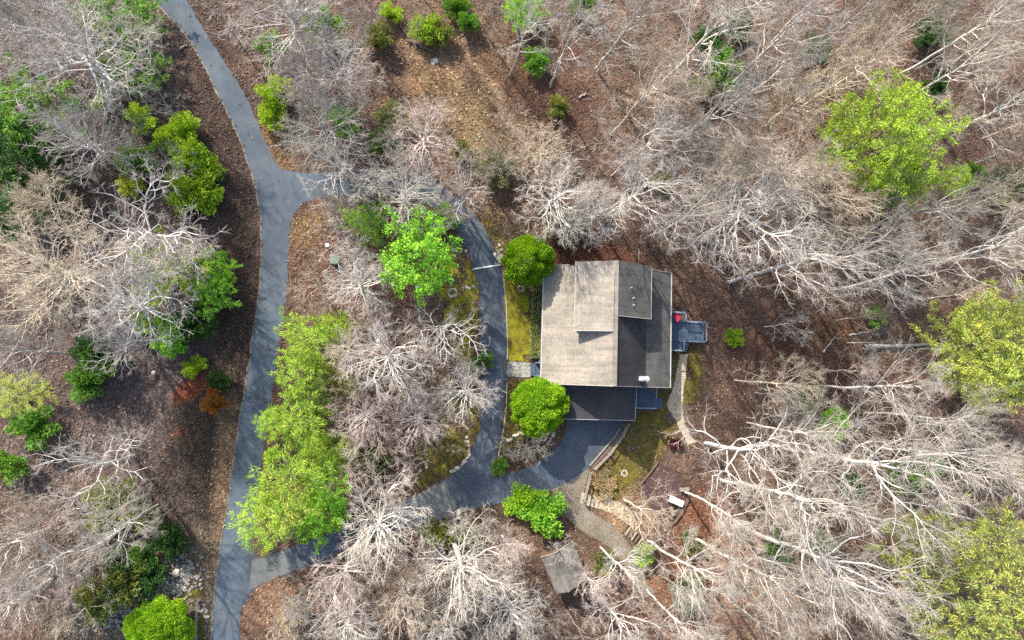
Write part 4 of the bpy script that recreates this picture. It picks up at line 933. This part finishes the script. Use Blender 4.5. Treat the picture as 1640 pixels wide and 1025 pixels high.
for g in [
 (846, 418, 39, 'bush', 'bush', 'dense rounded green bush at the upper left corner of the house', 1.55),
 (864, 651, 44, 'bush', 'bush', 'dense rounded yellow green bush at the lower left corner of the house', 1.25),
 (255, 1008, 43, 'bush', 'bush', 'dense dark green bush beside the road at the bottom edge', 0.8),
 (672, 408, 56, 'leafy', 'bright', 'bright green leafy tree inside the driveway bend', 1.45),
 (1405, 222, 86, 'pine', 'lime', 'tall yellow green pine at the upper right'),
 (1582, 556, 84, 'pine', 'yellow', 'yellow pine at the right edge, halfway down'),
 (1540, 930, 104, 'pine', 'sage', 'large olive yellow pine in the bottom right corner'),
 (1524, 290, 30, 'pine', 'lime', 'small lime pine beside the foot of the tall upper right pine', 0.7),
 (1430, 290, 50, 'pine', 'green', 'greener pine just below the tall upper right pine', 0.75),
 (1600, 600, 54, 'pine', 'green', 'greener pine at the lower side of the right edge pine', 0.8),
 (498, 545, 42, 'feather', 'feather', 'feathery lime evergreen, topmost of the row right of the main road'),
 (478, 600, 40, 'feather', 'feather', 'feathery lime evergreen second from the top of the roadside row'),
 (538, 530, 30, 'feather', 'lime', 'feathery lime evergreen at the right of the topmost roadside one'),
 (553, 612, 23, 'feather', 'yellow', 'small yellow green evergreen beside the island trees'),
 (484, 676, 46, 'feather', 'feather', 'feathery lime evergreen in the middle of the roadside row'),
 (440, 684, 26, 'feather', 'feather', 'small feathery evergreen leaning over the main road'),
 (530, 722, 30, 'feather', 'lime', 'feathery evergreen at the right of the middle of the roadside row'),
 (470, 764, 53, 'feather', 'feather', 'widest feathery lime evergreen of the roadside row'),
 (428, 842, 42, 'feather', 'feather', 'feathery evergreen overhanging the road at the lower end of the row'),
 (524, 782, 34, 'feather', 'bright', 'bright green feathery tree at the right of the roadside row'),
 (512, 826, 37, 'leafy', 'bright', 'bright green leafy tree over the mouth of the lower driveway'),
 (468, 820, 40, 'feather', 'yellow', 'yellow green evergreen between the road and the lower driveway'),
 (510, 610, 30, 'feather', 'olive', 'olive evergreen in the dark gap of the roadside row'),
 (500, 640, 28, 'feather', 'green', 'dull green evergreen behind the roadside row'),
 # left wood
 (185, 22, 60, 'leafy', 'green', 'emerald leafy tree behind white limbs at the top left', 0.5),
 (212, 108, 44, 'leafy', 'green', 'green leafy tree below the emerald one at the top left', 0.45),
 (42, 180, 56, 'leafy', 'green', 'green evergreen at the left edge below the top left tree', 0.8),
 (20, 238, 56, 'leafy', 'dark', 'dark green evergreen at the left edge, upper', 0.8),
 (14, 308, 56, 'leafy', 'dark', 'very dark evergreen at the left edge', 0.8),
 (60, 215, 30, 'shrub', 'olive', 'olive shrub right of the dark evergreens'),
 (218, 255, 30, 'shrub', 'green', 'green shrub left of the lime roadside shrubs'),
 (225, 192, 22, 'shrub', 'lime', 'yellow green shrub below the white limbs, upper left'),
 (170, 165, 18, 'shrub', 'lime', 'small lime shrub above the round white tree'),
 (265, 222, 17, 'shrub', 'lime', 'small lime shrub nearest the upper road curve'),
 (296, 208, 24, 'shrub', 'lime', 'bright green shrub at the wood edge by the upper road curve'),
 (304, 252, 28, 'shrub', 'lime', 'yellow green shrub in the middle of the lime roadside shrubs'),
 (330, 272, 24, 'shrub', 'feather', 'lime shrub closest to the road in the upper left row'),
 (308, 310, 36, 'shrub', 'lime', 'largest lime shrub of the upper left row'),
 (338, 318, 22, 'shrub', 'feather', 'lime shrub at the lower end of the upper left row'),
 (210, 298, 18, 'shrub', 'yellow', 'small yellow shrub above the twisted white tree'),
 (264, 432, 46, 'leafy', 'lime', 'lime green tree under the twisted white tree', 0.6),
 (342, 430, 30, 'leafy', 'bright', 'bright green tree close to the road, halfway down the left', 0.6),
 (338, 470, 30, 'leafy', 'bright', 'bright green tree just below the other at the road bank', 0.6),
 (276, 536, 30, 'shrub', 'bright', 'green shrub at the right of the small white tree'),
 (232, 514, 20, 'shrub', 'lime', 'lime shrub seen through the wide pale tree'),
 (312, 520, 30, 'shrub', 'dark', 'dark green shrub on the bank left of the road'),
 (312, 588, 17, 'shrub', 'lime', 'small lime shrub just above the red clay'),
 (160, 590, 30, 'shrub', 'green', 'low green shrub on the purple brown litter'),
 (136, 612, 26, 'shrub', 'green', 'low green shrub at the lower left of its twin on the litter'),
 (150, 560, 28, 'shrub', 'dark', 'dark green shrub below the wide pale tree'),
 (28, 632, 34, 'feather', 'yellow', 'yellow green evergreen at the left edge', 0.4),
 (56, 682, 30, 'shrub', 'green', 'round green shrub below the yellow green evergreen'),
 (16, 745, 26, 'shrub', 'green', 'green shrub at the left edge, lower'),
 (345, 642, 20, 'shrub', 'orange', 'orange rust shrub beside the red clay'),
 (350, 610, 16, 'shrub', 'dark', 'dark shrub above the orange one'),
 (180, 810, 36, 'shrub', 'olive', 'olive shrub under the lone white tree, lower left'),
 (225, 820, 26, 'shrub', 'olive', 'olive shrub right of the lone white tree, lower left'),
 (228, 893, 22, 'shrub', 'green', 'bright green shrub on the dark bank at the lower left'),
 (195, 895, 24, 'shrub', 'dark', 'dark shrub left of the bright one on the lower left bank'),
 (270, 865, 26, 'shrub', 'dark', 'dark shrub nearest the road on the lower left bank'),
 (200, 935, 34, 'shrub', 'olive', 'low olive shrub in the ground cover above the rock drain'),
 (155, 960, 30, 'shrub', 'olive', 'low olive shrub left of the ground cover above the rock drain'),
 (240, 920, 24, 'shrub', 'dark', 'dark low shrub just above the rock drain'),
 # top centre
 (440, 150, 28, 'shrub', 'lime', 'yellow green shrub on the right side of the road bend'),
 (438, 185, 22, 'shrub', 'lime', 'lime shrub just below the other at the road bend'),
 (436, 75, 24, 'shrub', 'green', 'green shrub under the pinkish tree by the road'),
 (520, 40, 34, 'shrub', 'green', 'green shrub under the big white tree at the top'),
 (626, 22, 18, 'shrub', 'lime', 'small green shrub at the top left of the straw clearing'),
 (684, 48, 26, 'shrub', 'lime', 'lime shrub in the straw clearing by the brush pile'),
 (706, 56, 20, 'shrub', 'olive', 'olive shrub attached to the lime one in the clearing'),
 (606, 62, 24, 'shrub', 'olive', 'olive shrub at the left rim of the clearing'),
 (731, 14, 22, 'shrub', 'green', 'green shrub at the top edge of the clearing'),
 (746, 38, 20, 'shrub', 'green', 'green shrub just below the one at the top edge'),
 (550, 196, 24, 'shrub', 'bright', 'vivid green shrub under the grey tan tree'),
 (590, 355, 34, 'feather', 'bright', 'vivid green feathery evergreen at the top of the loop island', 0.5),
 (630, 200, 34, 'shrub', 'grey', 'grey green shrub left of the pinkish white tree'),
 (620, 230, 24, 'shrub', 'green', 'dull green shrub at the lower left of the clearing'),
 (742, 246, 20, 'shrub', 'olive', 'olive shrub below the straw clearing'),
 (795, 268, 30, 'shrub', 'grey', 'grey green shrub outside the driveway bend'),
 (715, 352, 24, 'shrub', 'bright', 'green shrub between the leafy tree and the driveway'),
 (772, 578, 18, 'shrub', 'green', 'small green shrub at the inner edge of the driveway'),
 (600, 742, 22, 'shrub', 'dark', 'dark green shrub in the lower loop island'),
 (842, 15, 36, 'leafy', 'bright', 'green leafy tree at the top edge, middle', 0.5),
 (858, 98, 24, 'shrub', 'green', 'green shrub beside the curved white trunk'),
 (893, 172, 20, 'shrub', 'olive', 'small green shrub on the dark bare ground'),
 (935, 6, 24, 'shrub', 'green', 'green shrub cut by the top edge right of middle'),
 (1135, 68, 30, 'shrub', 'dark', 'dark green shrub under the broad white tree'),
 (1180, 45, 26, 'shrub', 'dark', 'dark shrub right of the broad white tree'),
 (1160, 112, 34, 'shrub', 'green', 'green shrub under the long slanting trunk'),
 (1130, 140, 26, 'shrub', 'olive', 'olive shrub left of the long slanting trunk'),
 (905, 362, 30, 'shrub', 'grey', 'grey green shrub just above the house'),
 (1062, 292, 18, 'shrub', 'olive', 'small olive shrub above the right end of the roof'),
 (1490, 58, 34, 'shrub', 'dark', 'dark green shrub at the top right under bare limbs'),
 (1308, 82, 28, 'shrub', 'dark', 'dark green shrub left of the fan shaped tree'),
 (1500, 140, 22, 'shrub', 'dark', 'dark shrub right of the fan shaped tree'),
 (1616, 296, 38, 'shrub', 'dark', 'large dark green shrub at the right edge'),
 (1560, 276, 20, 'shrub', 'green', 'green shrub right of the small lime pine'),
 (1400, 508, 20, 'shrub', 'green', 'green shrub on the ground left of the middle pine'),
 (1176, 540, 17, 'shrub', 'lime', 'small lime shrub alone on the open litter right of the deck'),
 (1334, 680, 28, 'shrub', 'bright', 'bright lime shrub in the lower right wood'),
 (1288, 636, 28, 'shrub', 'dark', 'dark green shrub above the bright lime one, lower right'),
 (1358, 778, 28, 'shrub', 'dark', 'dark green shrub under the very large white tree'),
 (1452, 760, 36, 'shrub', 'green', 'green shrub right of the very large white tree'),
 (1490, 748, 24, 'shrub', 'green', 'smaller green shrub further right of the very large white tree'),
 (1240, 875, 28, 'shrub', 'green', 'green shrub at the left of the big lower right tree'),
 (1315, 875, 24, 'shrub', 'green', 'green shrub above the big lower right tree'),
 (836, 800, 28, 'shrub', 'bush', 'low bright green hedge shrub along the lower driveway edge', 0.6),
 (858, 797, 20, 'shrub', 'bush', 'small bright shrub at the right end of the hedge shrub', 0.6),
 (872, 826, 36, 'shrub', 'bright', 'large soft green shrub above the shed', 1.0),
 (1031, 884, 20, 'shrub', 'lime', 'bright green shrub beside the log steps'),
 (1082, 710, 11, 'shrub', 'red', 'dark red shrub at the upper edge of the mulch patio', 0.7),
 (965, 775, 22, 'shrub', 'tan', 'straw coloured ornamental grass beside the rail fence', 0.4),
 (1100, 940, 34, 'shrub', 'grey', 'grey green shrub at the bottom of the gravel track'),
 (970, 905, 22, 'shrub', 'olive', 'olive shrub under the white tree right of the shed'),
 (470, 985, 20, 'shrub', 'tan', 'tan leafed small oak at the bottom, right of the road', 1.3),
 (700, 855, 24, 'shrub', 'olive', 'olive shrub under the concrete apron edge'),
 (745, 855, 20, 'shrub', 'olive', 'olive shrub right of the other below the apron'),
 (690, 1010, 26, 'shrub', 'olive', 'olive shrub at the bottom edge, middle'),
 (1105, 866, 20, 'shrub', 'olive', 'olive shrub beside the long bright leaning trunk'),
 (800, 748, 14, 'shrub', 'green', 'small green shrub at the point of the driveway fork', 0.6),
 (875, 655, 10, 'shrub', 'olive', 'small olive shrub behind the clipped bush by the carport'),
]: plant_green(*g)
# trimmed ground-cover hedge along the front of the house: one long low hedge
hv = []; rgh = np.random.default_rng(9); h0 = L2(852, 452, .6); h1 = L2(866, 574, .6); n = 9000
hx = rgh.uniform(h0[0], h1[0] + .05, n); hy = rgh.uniform(min(h0[1], h1[1]), max(h0[1], h1[1]), n); hz = .62 + .16 * fbm(hx * 2, hy * 2, 3) - rgh.random(n) ** 2 * .5
v, f = blades(np.stack([hx, hy, hz], 1), rgh.normal(0, .6, (n, 3)) + np.array([0, 0, .7]), rgh.uniform(.1, .2, n), rgh.uniform(.07, .12, n), rgh)
hd = thing('hedge', 'long low grey green hedge strip along the front wall of the house', 'hedge', (HX, HY, 0), HROT)
link('foliage', leafmesh('foliage', v, f, M['leaf']), None, hd, color=(.4, .42, .2))
st_ = MB()
for k in range(16): st_.bar((h0[0] + .4, h1[1] + .3 + k * .48, -.2), (h0[0] + .45, h1[1] + .32 + k * .48, .6), .05)
st_.build('stem', M['timber_brown'], hd)


# ------------------------------------------------------------------ shed
sh = thing('shed', 'small grey gabled shed with weathered roof at the bottom middle', 'shed')
c1 = np.array(G(864, 892, 2.3)); c2 = np.array(G(890, 955, 2.3)); c4 = np.array(G(918, 864, 2.3)); lax = (c2 - c1); Ls = np.linalg.norm(lax); ang = math.atan2(lax[1], lax[0])
wv = c4 - c1; Ws = abs(-math.sin(ang) * wv[0] + math.cos(ang) * wv[1]); cen = c1 + lax / 2 + np.array([-math.sin(ang), math.cos(ang)]) * Ws / 2
sh.location = (cen[0], cen[1], 0); sh.rotation_euler = (0, 0, ang); hl, hw = Ls / 2 * .94, Ws / 2 * .92; ry = -hw * .35
MB().box(-hl + .2, hl - .2, -hw + .2, hw - .2, -.3, 2.25).build('wall', M['wall'], sh)
sr = MB().slab([(-hl, -hw, 2.2), (hl, -hw, 2.2), (hl, ry, 3.1), (-hl, ry, 3.1)], .1).build('roof', M['roof_shed'], sh)
MB().slab([(-hl, ry + .003, 3.1), (hl, ry + .003, 3.1), (hl, hw, 2.2), (-hl, hw, 2.2)], .1).build('roof', M['roof_shed'], sh)
MB().bar((-hl - .02, ry, 3.12), (hl + .02, ry, 3.12), .22, .05).build('ridge_cap', M['roof_shed'], sr)
MB().bar((-hl - .03, -hw, 2.15), (-hl - .03, ry, 3.05), .06, .2).bar((-hl - .03, ry, 3.05), (-hl - .03, hw, 2.15), .06, .2).build('bargeboard', M['timber'], sh)
for x in (-hl + .21, hl - .21):
    MB().add([(x, -hw + .2, 2.2), (x, hw - .2, 2.2), (x, ry, 2.98)], [(0, 1, 2), (2, 1, 0)] if False else [(0, 1, 2)]).build('gable', M['wall'], sh)
dd = MB().box(hl - .21, hl - .15, -.5, .5, 0, 2.0).build('door', M['timber'], sh); MB().box(hl - .15, hl - .1, .3, .36, .95, 1.1).build('handle', M['metal'], dd)

# ------------------------------------------------------------------ timber fences and edging
def rail_fence(label, px, z=1.0, name='rail_fence', m='timber', rails=(.45, .95), w=.09):
    P = GA(px); f = thing(name, label, 'fence', (P[0][0], P[0][1], 0)); q = P - P[0]
    for i, p in enumerate(q): MB().box(p[0] - .08, p[0] + .08, p[1] - .08, p[1] + .08, -.3, z + .08).build('post', M[m], f)
    for i in range(len(q) - 1):
        for h in rails:
            o = random.uniform(-.03, .03); MB().bar((q[i][0], q[i][1], h * z + o), (q[i + 1][0], q[i + 1][1], h * z - o), w, .1).build('rail', M[m], f)
    return f
rail_fence('grey rail fence running down the outer edge of the parking area', [(1003, 679), (994, 698), (974, 726), (950, 750)], 0.95)
rail_fence('short grey rail fence between the gravel track and the straw grass', [(943, 756), (938, 780), (933, 800)], 0.95)
rail_fence('old grey rails beside the road at the bottom left', [(319, 962), (317, 990), (317, 1030)], 0.8)
rail_fence('low timber rail along the bottom edge of the lower driveway', [(500, 905), (560, 886), (625, 862), (690, 846), (738, 827)], 0.25, rails=(.9,), w=.2)
def edging(label, px, m='timber', w=.18, h=.16, name='timber_edging'):
    P = GA(px); f = thing(name, label, 'edging', (P[0][0], P[0][1], 0)); q = P - P[0]
    for i in range(len(q) - 1): MB().bar((q[i][0], q[i][1], h / 2 - .03), (q[i + 1][0], q[i + 1][1], h / 2 - .03), w, h).build('timber', M[m], f, bevel=.015)
    return f
edging('timber kerb along the parking area inside the rail fence', [(993, 684), (985, 698), (968, 718), (944, 746)], 'timber', .12, .26)
edging('dark timber edge between the drive kerb and fence', [(998, 690), (978, 716), (947, 750)], 'timber_brown', .36, .16)
edging('grey timber edge on the right side of the mulch patio', [(1102, 780), (1101, 800), (1092, 820), (1080, 836), (1066, 844)], h=.3, w=.2, m='timber_brown')
edging('timber edge at the upper left of the mulch patio', [(1054, 739), (1042, 755), (1030, 770), (1022, 778)], h=.25, w=.14, m='timber_brown')
edging('thin timber edge along the lower side of the gravel track', [(905, 826), (925, 845), (948, 862)], 'timber_brown', .2, .2)
edging('thin pale edge between front lawn and driveway', [(805, 430), (811, 490), (813, 560), (812, 576)], 'trim', .1, .1)
edging('thin pale edge between lower front lawn and driveway', [(812, 612), (811, 650), (806, 690), (797, 736)], 'trim', .1, .1)
edging('white drain strip crossing the loop driveway', [(757, 431), (802, 424)], 'white', .16, .08, 'drain_strip')
# log steps
ls = thing('log_steps', 'short flight of timber log steps below the golden tan tree', 'steps', (*G(1012, 856), 0), R_(-38))
for k in range(6): MB().bar((k * .42 - 1.0, -.55, .05 + k * .03), (k * .42 - 1.0, .55, .05 + k * .03), .18, .16).build('step', M['timber' if k % 2 else 'timber_brown'], ls, bevel=.03)
# benches and table on the mulch patio
def bench(label, px, py, rz, L, m, curve=0.0, table=False):
    o = thing('patio_table' if table else 'bench', label, 'table' if table else 'bench', (*G(px, py), .02), rz)
    hz = .72 if table else .44; wd = .62 if table else .42
    for k in range(2): MB().box(-L / 2 if not (table and k < 0) else 0, L / 2, -wd / 2 + k * wd / 2 + .012, -wd / 2 + (k + 1) * wd / 2 - .012, hz - .05, hz).build('board', M[m], o, bevel=.01)
    for i in (-1, 1):
        MB().box(i * L * .36 - .04, i * L * .36 + .04, -wd * .42, wd * .42, 0, hz - .05).build('leg', M[m], o)
    return o
tb2 = thing('patio_table', 'white two-part table on the mulch patio', 'table', (*G(1079, 801), .02), R_(-24))
for (x0, x1) in ((-.85, -.28), (-.2, .85)):
    MB().box(x0, x1, -.33, .33, .68, .74).build('table_top', M['white'], tb2, bevel=.015)
    for x in (x0 + .08, x1 - .08):
        for y in (-.26, .26): MB().box(x - .03, x + .03, y - .03, y + .03, 0, .68).build('leg', M['white'], tb2)
bench('grey wooden bench below the white patio table', 1074, 818, R_(-68), 1.0, 'timber')
bench('grey wooden bench above the white patio table', 1094, 783, R_(2), 1.1, 'timber')
# stones
ms = []
for k in range(6):
    m_ = bpy.data.meshes.new('stone'); q = MB().rock((0, 0, 0), 1.0, 60 + k); m_.from_pydata(q.v, [], q.f); m_.update(); ms.append(m_)
for k, m_ in enumerate(ms): m_.materials.append(M['stone'] if k < 3 else M['stone_pale'])
def stones(name, label, cat, pts, rr, pale=False, seed=1):
    q = random.Random(seed); c = pts[0]; o = thing(name, label, cat, (c[0], c[1], 0))
    for (x, y) in pts:
        s = q.uniform(*rr); b = link('stone', ms[q.randrange(3) + (3 if pale else 0)], None, o, (x - c[0], y - c[1], s * .25), q.uniform(0, 6)); b.scale = (s, s, s)
    return o
def ring(px, py, r, n): c = G(px, py); return [(c[0] + r * math.cos(6.283 * k / n), c[1] + r * math.sin(6.283 * k / n)) for k in range(n)]
def along(px, n, j=.12, seed=2):
    q = random.Random(seed); c = resample(catmull(GA(px)), n); return [(a + q.uniform(-j, j), b + q.uniform(-j, j)) for a, b in c]
stones('stone_ring', 'ring of pale stones on the mossy island beside the driveway', 'stone ring', ring(725, 469, .42, 13), (.1, .16), True, 3)
stones('stone_ring', 'small pale stone ring on the lawn below the house', 'stone ring', ring(1000, 758, .3, 10), (.08, .12), True, 4)
stones('stone_ring', 'small stone ring under the upper front bush', 'stone ring', ring(834, 462, .3, 9), (.09, .14), True, 13)
def cluster(px, py, n, sx, sy, seed):
    q = random.Random(seed); c = G(px, py); return [(c[0] + q.gauss(0, sx), c[1] + q.gauss(0, sy)) for _ in range(n)]
stones('rock_pile', 'heap of tan rocks outside the driveway by the drain strip', 'rocks', cluster(798, 411, 26, .28, .5, 1), (.09, .2), True, 5)
stones('rock_pile', 'small heap of tan rocks by the bright leafy tree', 'rocks', cluster(732, 400, 16, .4, .2, 2), (.08, .17), True, 6)
stones('stone_edging', 'row of pale stones along the inner lower curve of the driveway', 'edging', along([(746, 702), (751, 715), (750, 730), (742, 742), (730, 752), (722, 756)], 20), (.12, .22), True, 7)
stones('stone_edging', 'short row of stones beside the driveway below the drain strip', 'edging', along([(742, 458), (750, 461), (760, 459)], 10), (.09, .15), True, 8)
stones('stone_edging', 'row of stones around the lower front lawn below the clipped bush', 'edging', along([(806, 704), (815, 706), (823, 698), (832, 694), (840, 694)], 16), (.1, .18), True, 9)
stones('stone_edging', 'stones along the carport side of the dark saplings', 'edging', along([(876, 712), (882, 702), (888, 692)], 12), (.1, .2), True, 10)
stones('stone_edging', 'stones along the upper edge of the lower driveway mouth', 'edging', along([(446, 862), (462, 858), (474, 850)], 8, .3), (.1, .2), True, 11)
stones('rock_pile', 'few mossy boulders on the lower island', 'rocks', cluster(728, 722, 5, .5, .3, 12), (.1, .26), False, 12)
stones('boulder', 'grey mossy boulder under the small white tree by the driveway mouth', 'boulder', [G(540, 358)], (.8, .85), False, 14)
stones('boulder', 'pale boulder at the lower edge of the driveway', 'boulder', [G(735, 820)], (.3, .33), True, 15)
stones('boulder', 'pale round boulder alone on the purple brown litter', 'boulder', [G(246, 597)], (.22, .25), True, 16)
stones('boulder', 'pale flat slab of stone at the top of the rock drain', 'boulder', [G(283, 917)], (.4, .42), True, 17)
stones('boulder', 'pale rock outcrop in the straw clearing', 'boulder', [G(696, 100)], (.5, .55), True, 18)
stones('rock_pile', 'scatter of pale rocks beside the road at the lower left', 'rocks', cluster(305, 930, 30, .8, .7, 33), (.08, .18), True, 19)
stones('rock_pile', 'pile of stones beside the old grey rails', 'rocks', cluster(327, 977, 10, .25, .35, 34), (.1, .2), True, 20)
# rock drain: hundreds of small rocks in one mass
rq = random.Random(77); rd = MB(); cl = resample(catmull(GA([(165, 990), (210, 975), (250, 960), (285, 935), (305, 905)])), 60)
for k in range(650):
    c = cl[rq.randrange(60)]; x = c[0] + rq.gauss(0, .75); y = c[1] + rq.gauss(0, .75); rd.rock((x, y, .05 + float(gz(np.array([x]), np.array([y]))[0])), rq.uniform(.06, .17), k)
stuff(rd.build('rock_drain', M['stone']), 'strip of loose pale rocks in the drain at the bottom left', 'rocks')
# stump, utility boxes
MB().lathe([(.4, -.2), (.38, .1), (.34, .32), (.3, .33)], 18, (*G(700, 691), 0)).build('tree_stump', M['stump'])
tag(bpy.data.objects['tree_stump'], 'pale round cut stump on the lower island moss', 'stump')
def ubox(label, px, py, w, d, h, m, rz):
    o = thing('utility_box', label, 'utility box', (*G(px, py), 0), rz); MB().box(-w / 2, w / 2, -d / 2, d / 2, -.1, h).build('cabinet', M[m], o, bevel=.03)
    MB().box(-w / 2 - .03, w / 2 + .03, -d / 2 - .03, d / 2 + .03, h, h + .06).build('lid', M[m], o, bevel=.02); MB().box(-.05, .05, -d / 2 - .05, -d / 2 - .001, h * .5, h * .6).build('handle', M['metal'], o)
ubox('pale green utility box on the island near the main road', 537, 417, .8, .9, .8, 'box_green', R_(4))
ubox('small white utility box below the bright green leafy tree', 668, 461, .32, .32, .5, 'white', R_(40))
ubox('small white box under the trees at the upper left of the island', 525, 394, .3, .3, .5, 'white', R_(10))
# fallen wood
def log(label, a, b, r, seed, tint=(.36, .34, .31), branches=2):
    A = np.array([*G(*a), 0]); B = np.array([*G(*b), 0]); q = np.random.default_rng(seed); o = thing('fallen_log', label, 'log', (A[0], A[1], 0), 0); n = 9; t = np.linspace(0, 1, n)
    P = (B - A)[None] * t[:, None] + q.normal(0, .05, (n, 3)); P[:, 2] = gz(P[:, 0] + A[0], P[:, 1] + A[1]) + r * .8; rad = r * (1 - .55 * t)
    v, f = tubes(P[:-1], P[1:], rad[:-1], rad[1:], 8); m_ = npmesh('trunk', v, f, True); m_.materials.append(M['bark']); link('trunk', m_, None, o, color=tint)
    for k in range(branches):
        i = q.integers(3, n - 1); d = (B - A) / np.linalg.norm(B - A) + q.normal(0, .6, 3); d[2] = abs(d[2]) * .4 + .1; e = P[i] + d / np.linalg.norm(d) * q.uniform(.8, 1.8)
        v, f = tubes(P[i:i + 1], e[None], np.array([rad[i] * .5]), np.array([.02]), 5); m_ = npmesh('branch', v, f, True); m_.materials.append(M['bark']); link('branch', m_, None, o, color=tint)
log('long grey fallen log left of the middle pine', (1380, 556), (1494, 552), .3, 1)
log('thin fallen log across the brush pile in the straw clearing', (640, 40), (668, 82), .16, 2, (.16, .13, .11))
log('dark fallen log lying across the clearing below the lime shrub', (652, 66), (702, 90), .18, 3, (.18, .15, .13), 4)
log('short fallen log on the dark bare ground at the top', (926, 157), (938, 151), .14, 4, branches=0)
log('thin fallen stem crossing the litter beside the fallen log', (1358, 537), (1402, 530), .1, 5)
log('slender fallen stem below the shed', (905, 975), (935, 1022), .1, 6, (.34, .31, .29))
log('fallen branch in the wood right of the deck clearing', (1318, 565), (1335, 540), .12, 7)
log('fallen stem at the upper edge of the litter by the upper road', (290, 78), (300, 72), .1, 8, branches=0)
log('white fallen stem lying on the left bank at the lower left', (240, 790), (246, 830), .1, 9)
log('pole lying on the ground above the house roof', (1023, 398), (1023, 424), .07, 10, (.5, .45, .38), 0)
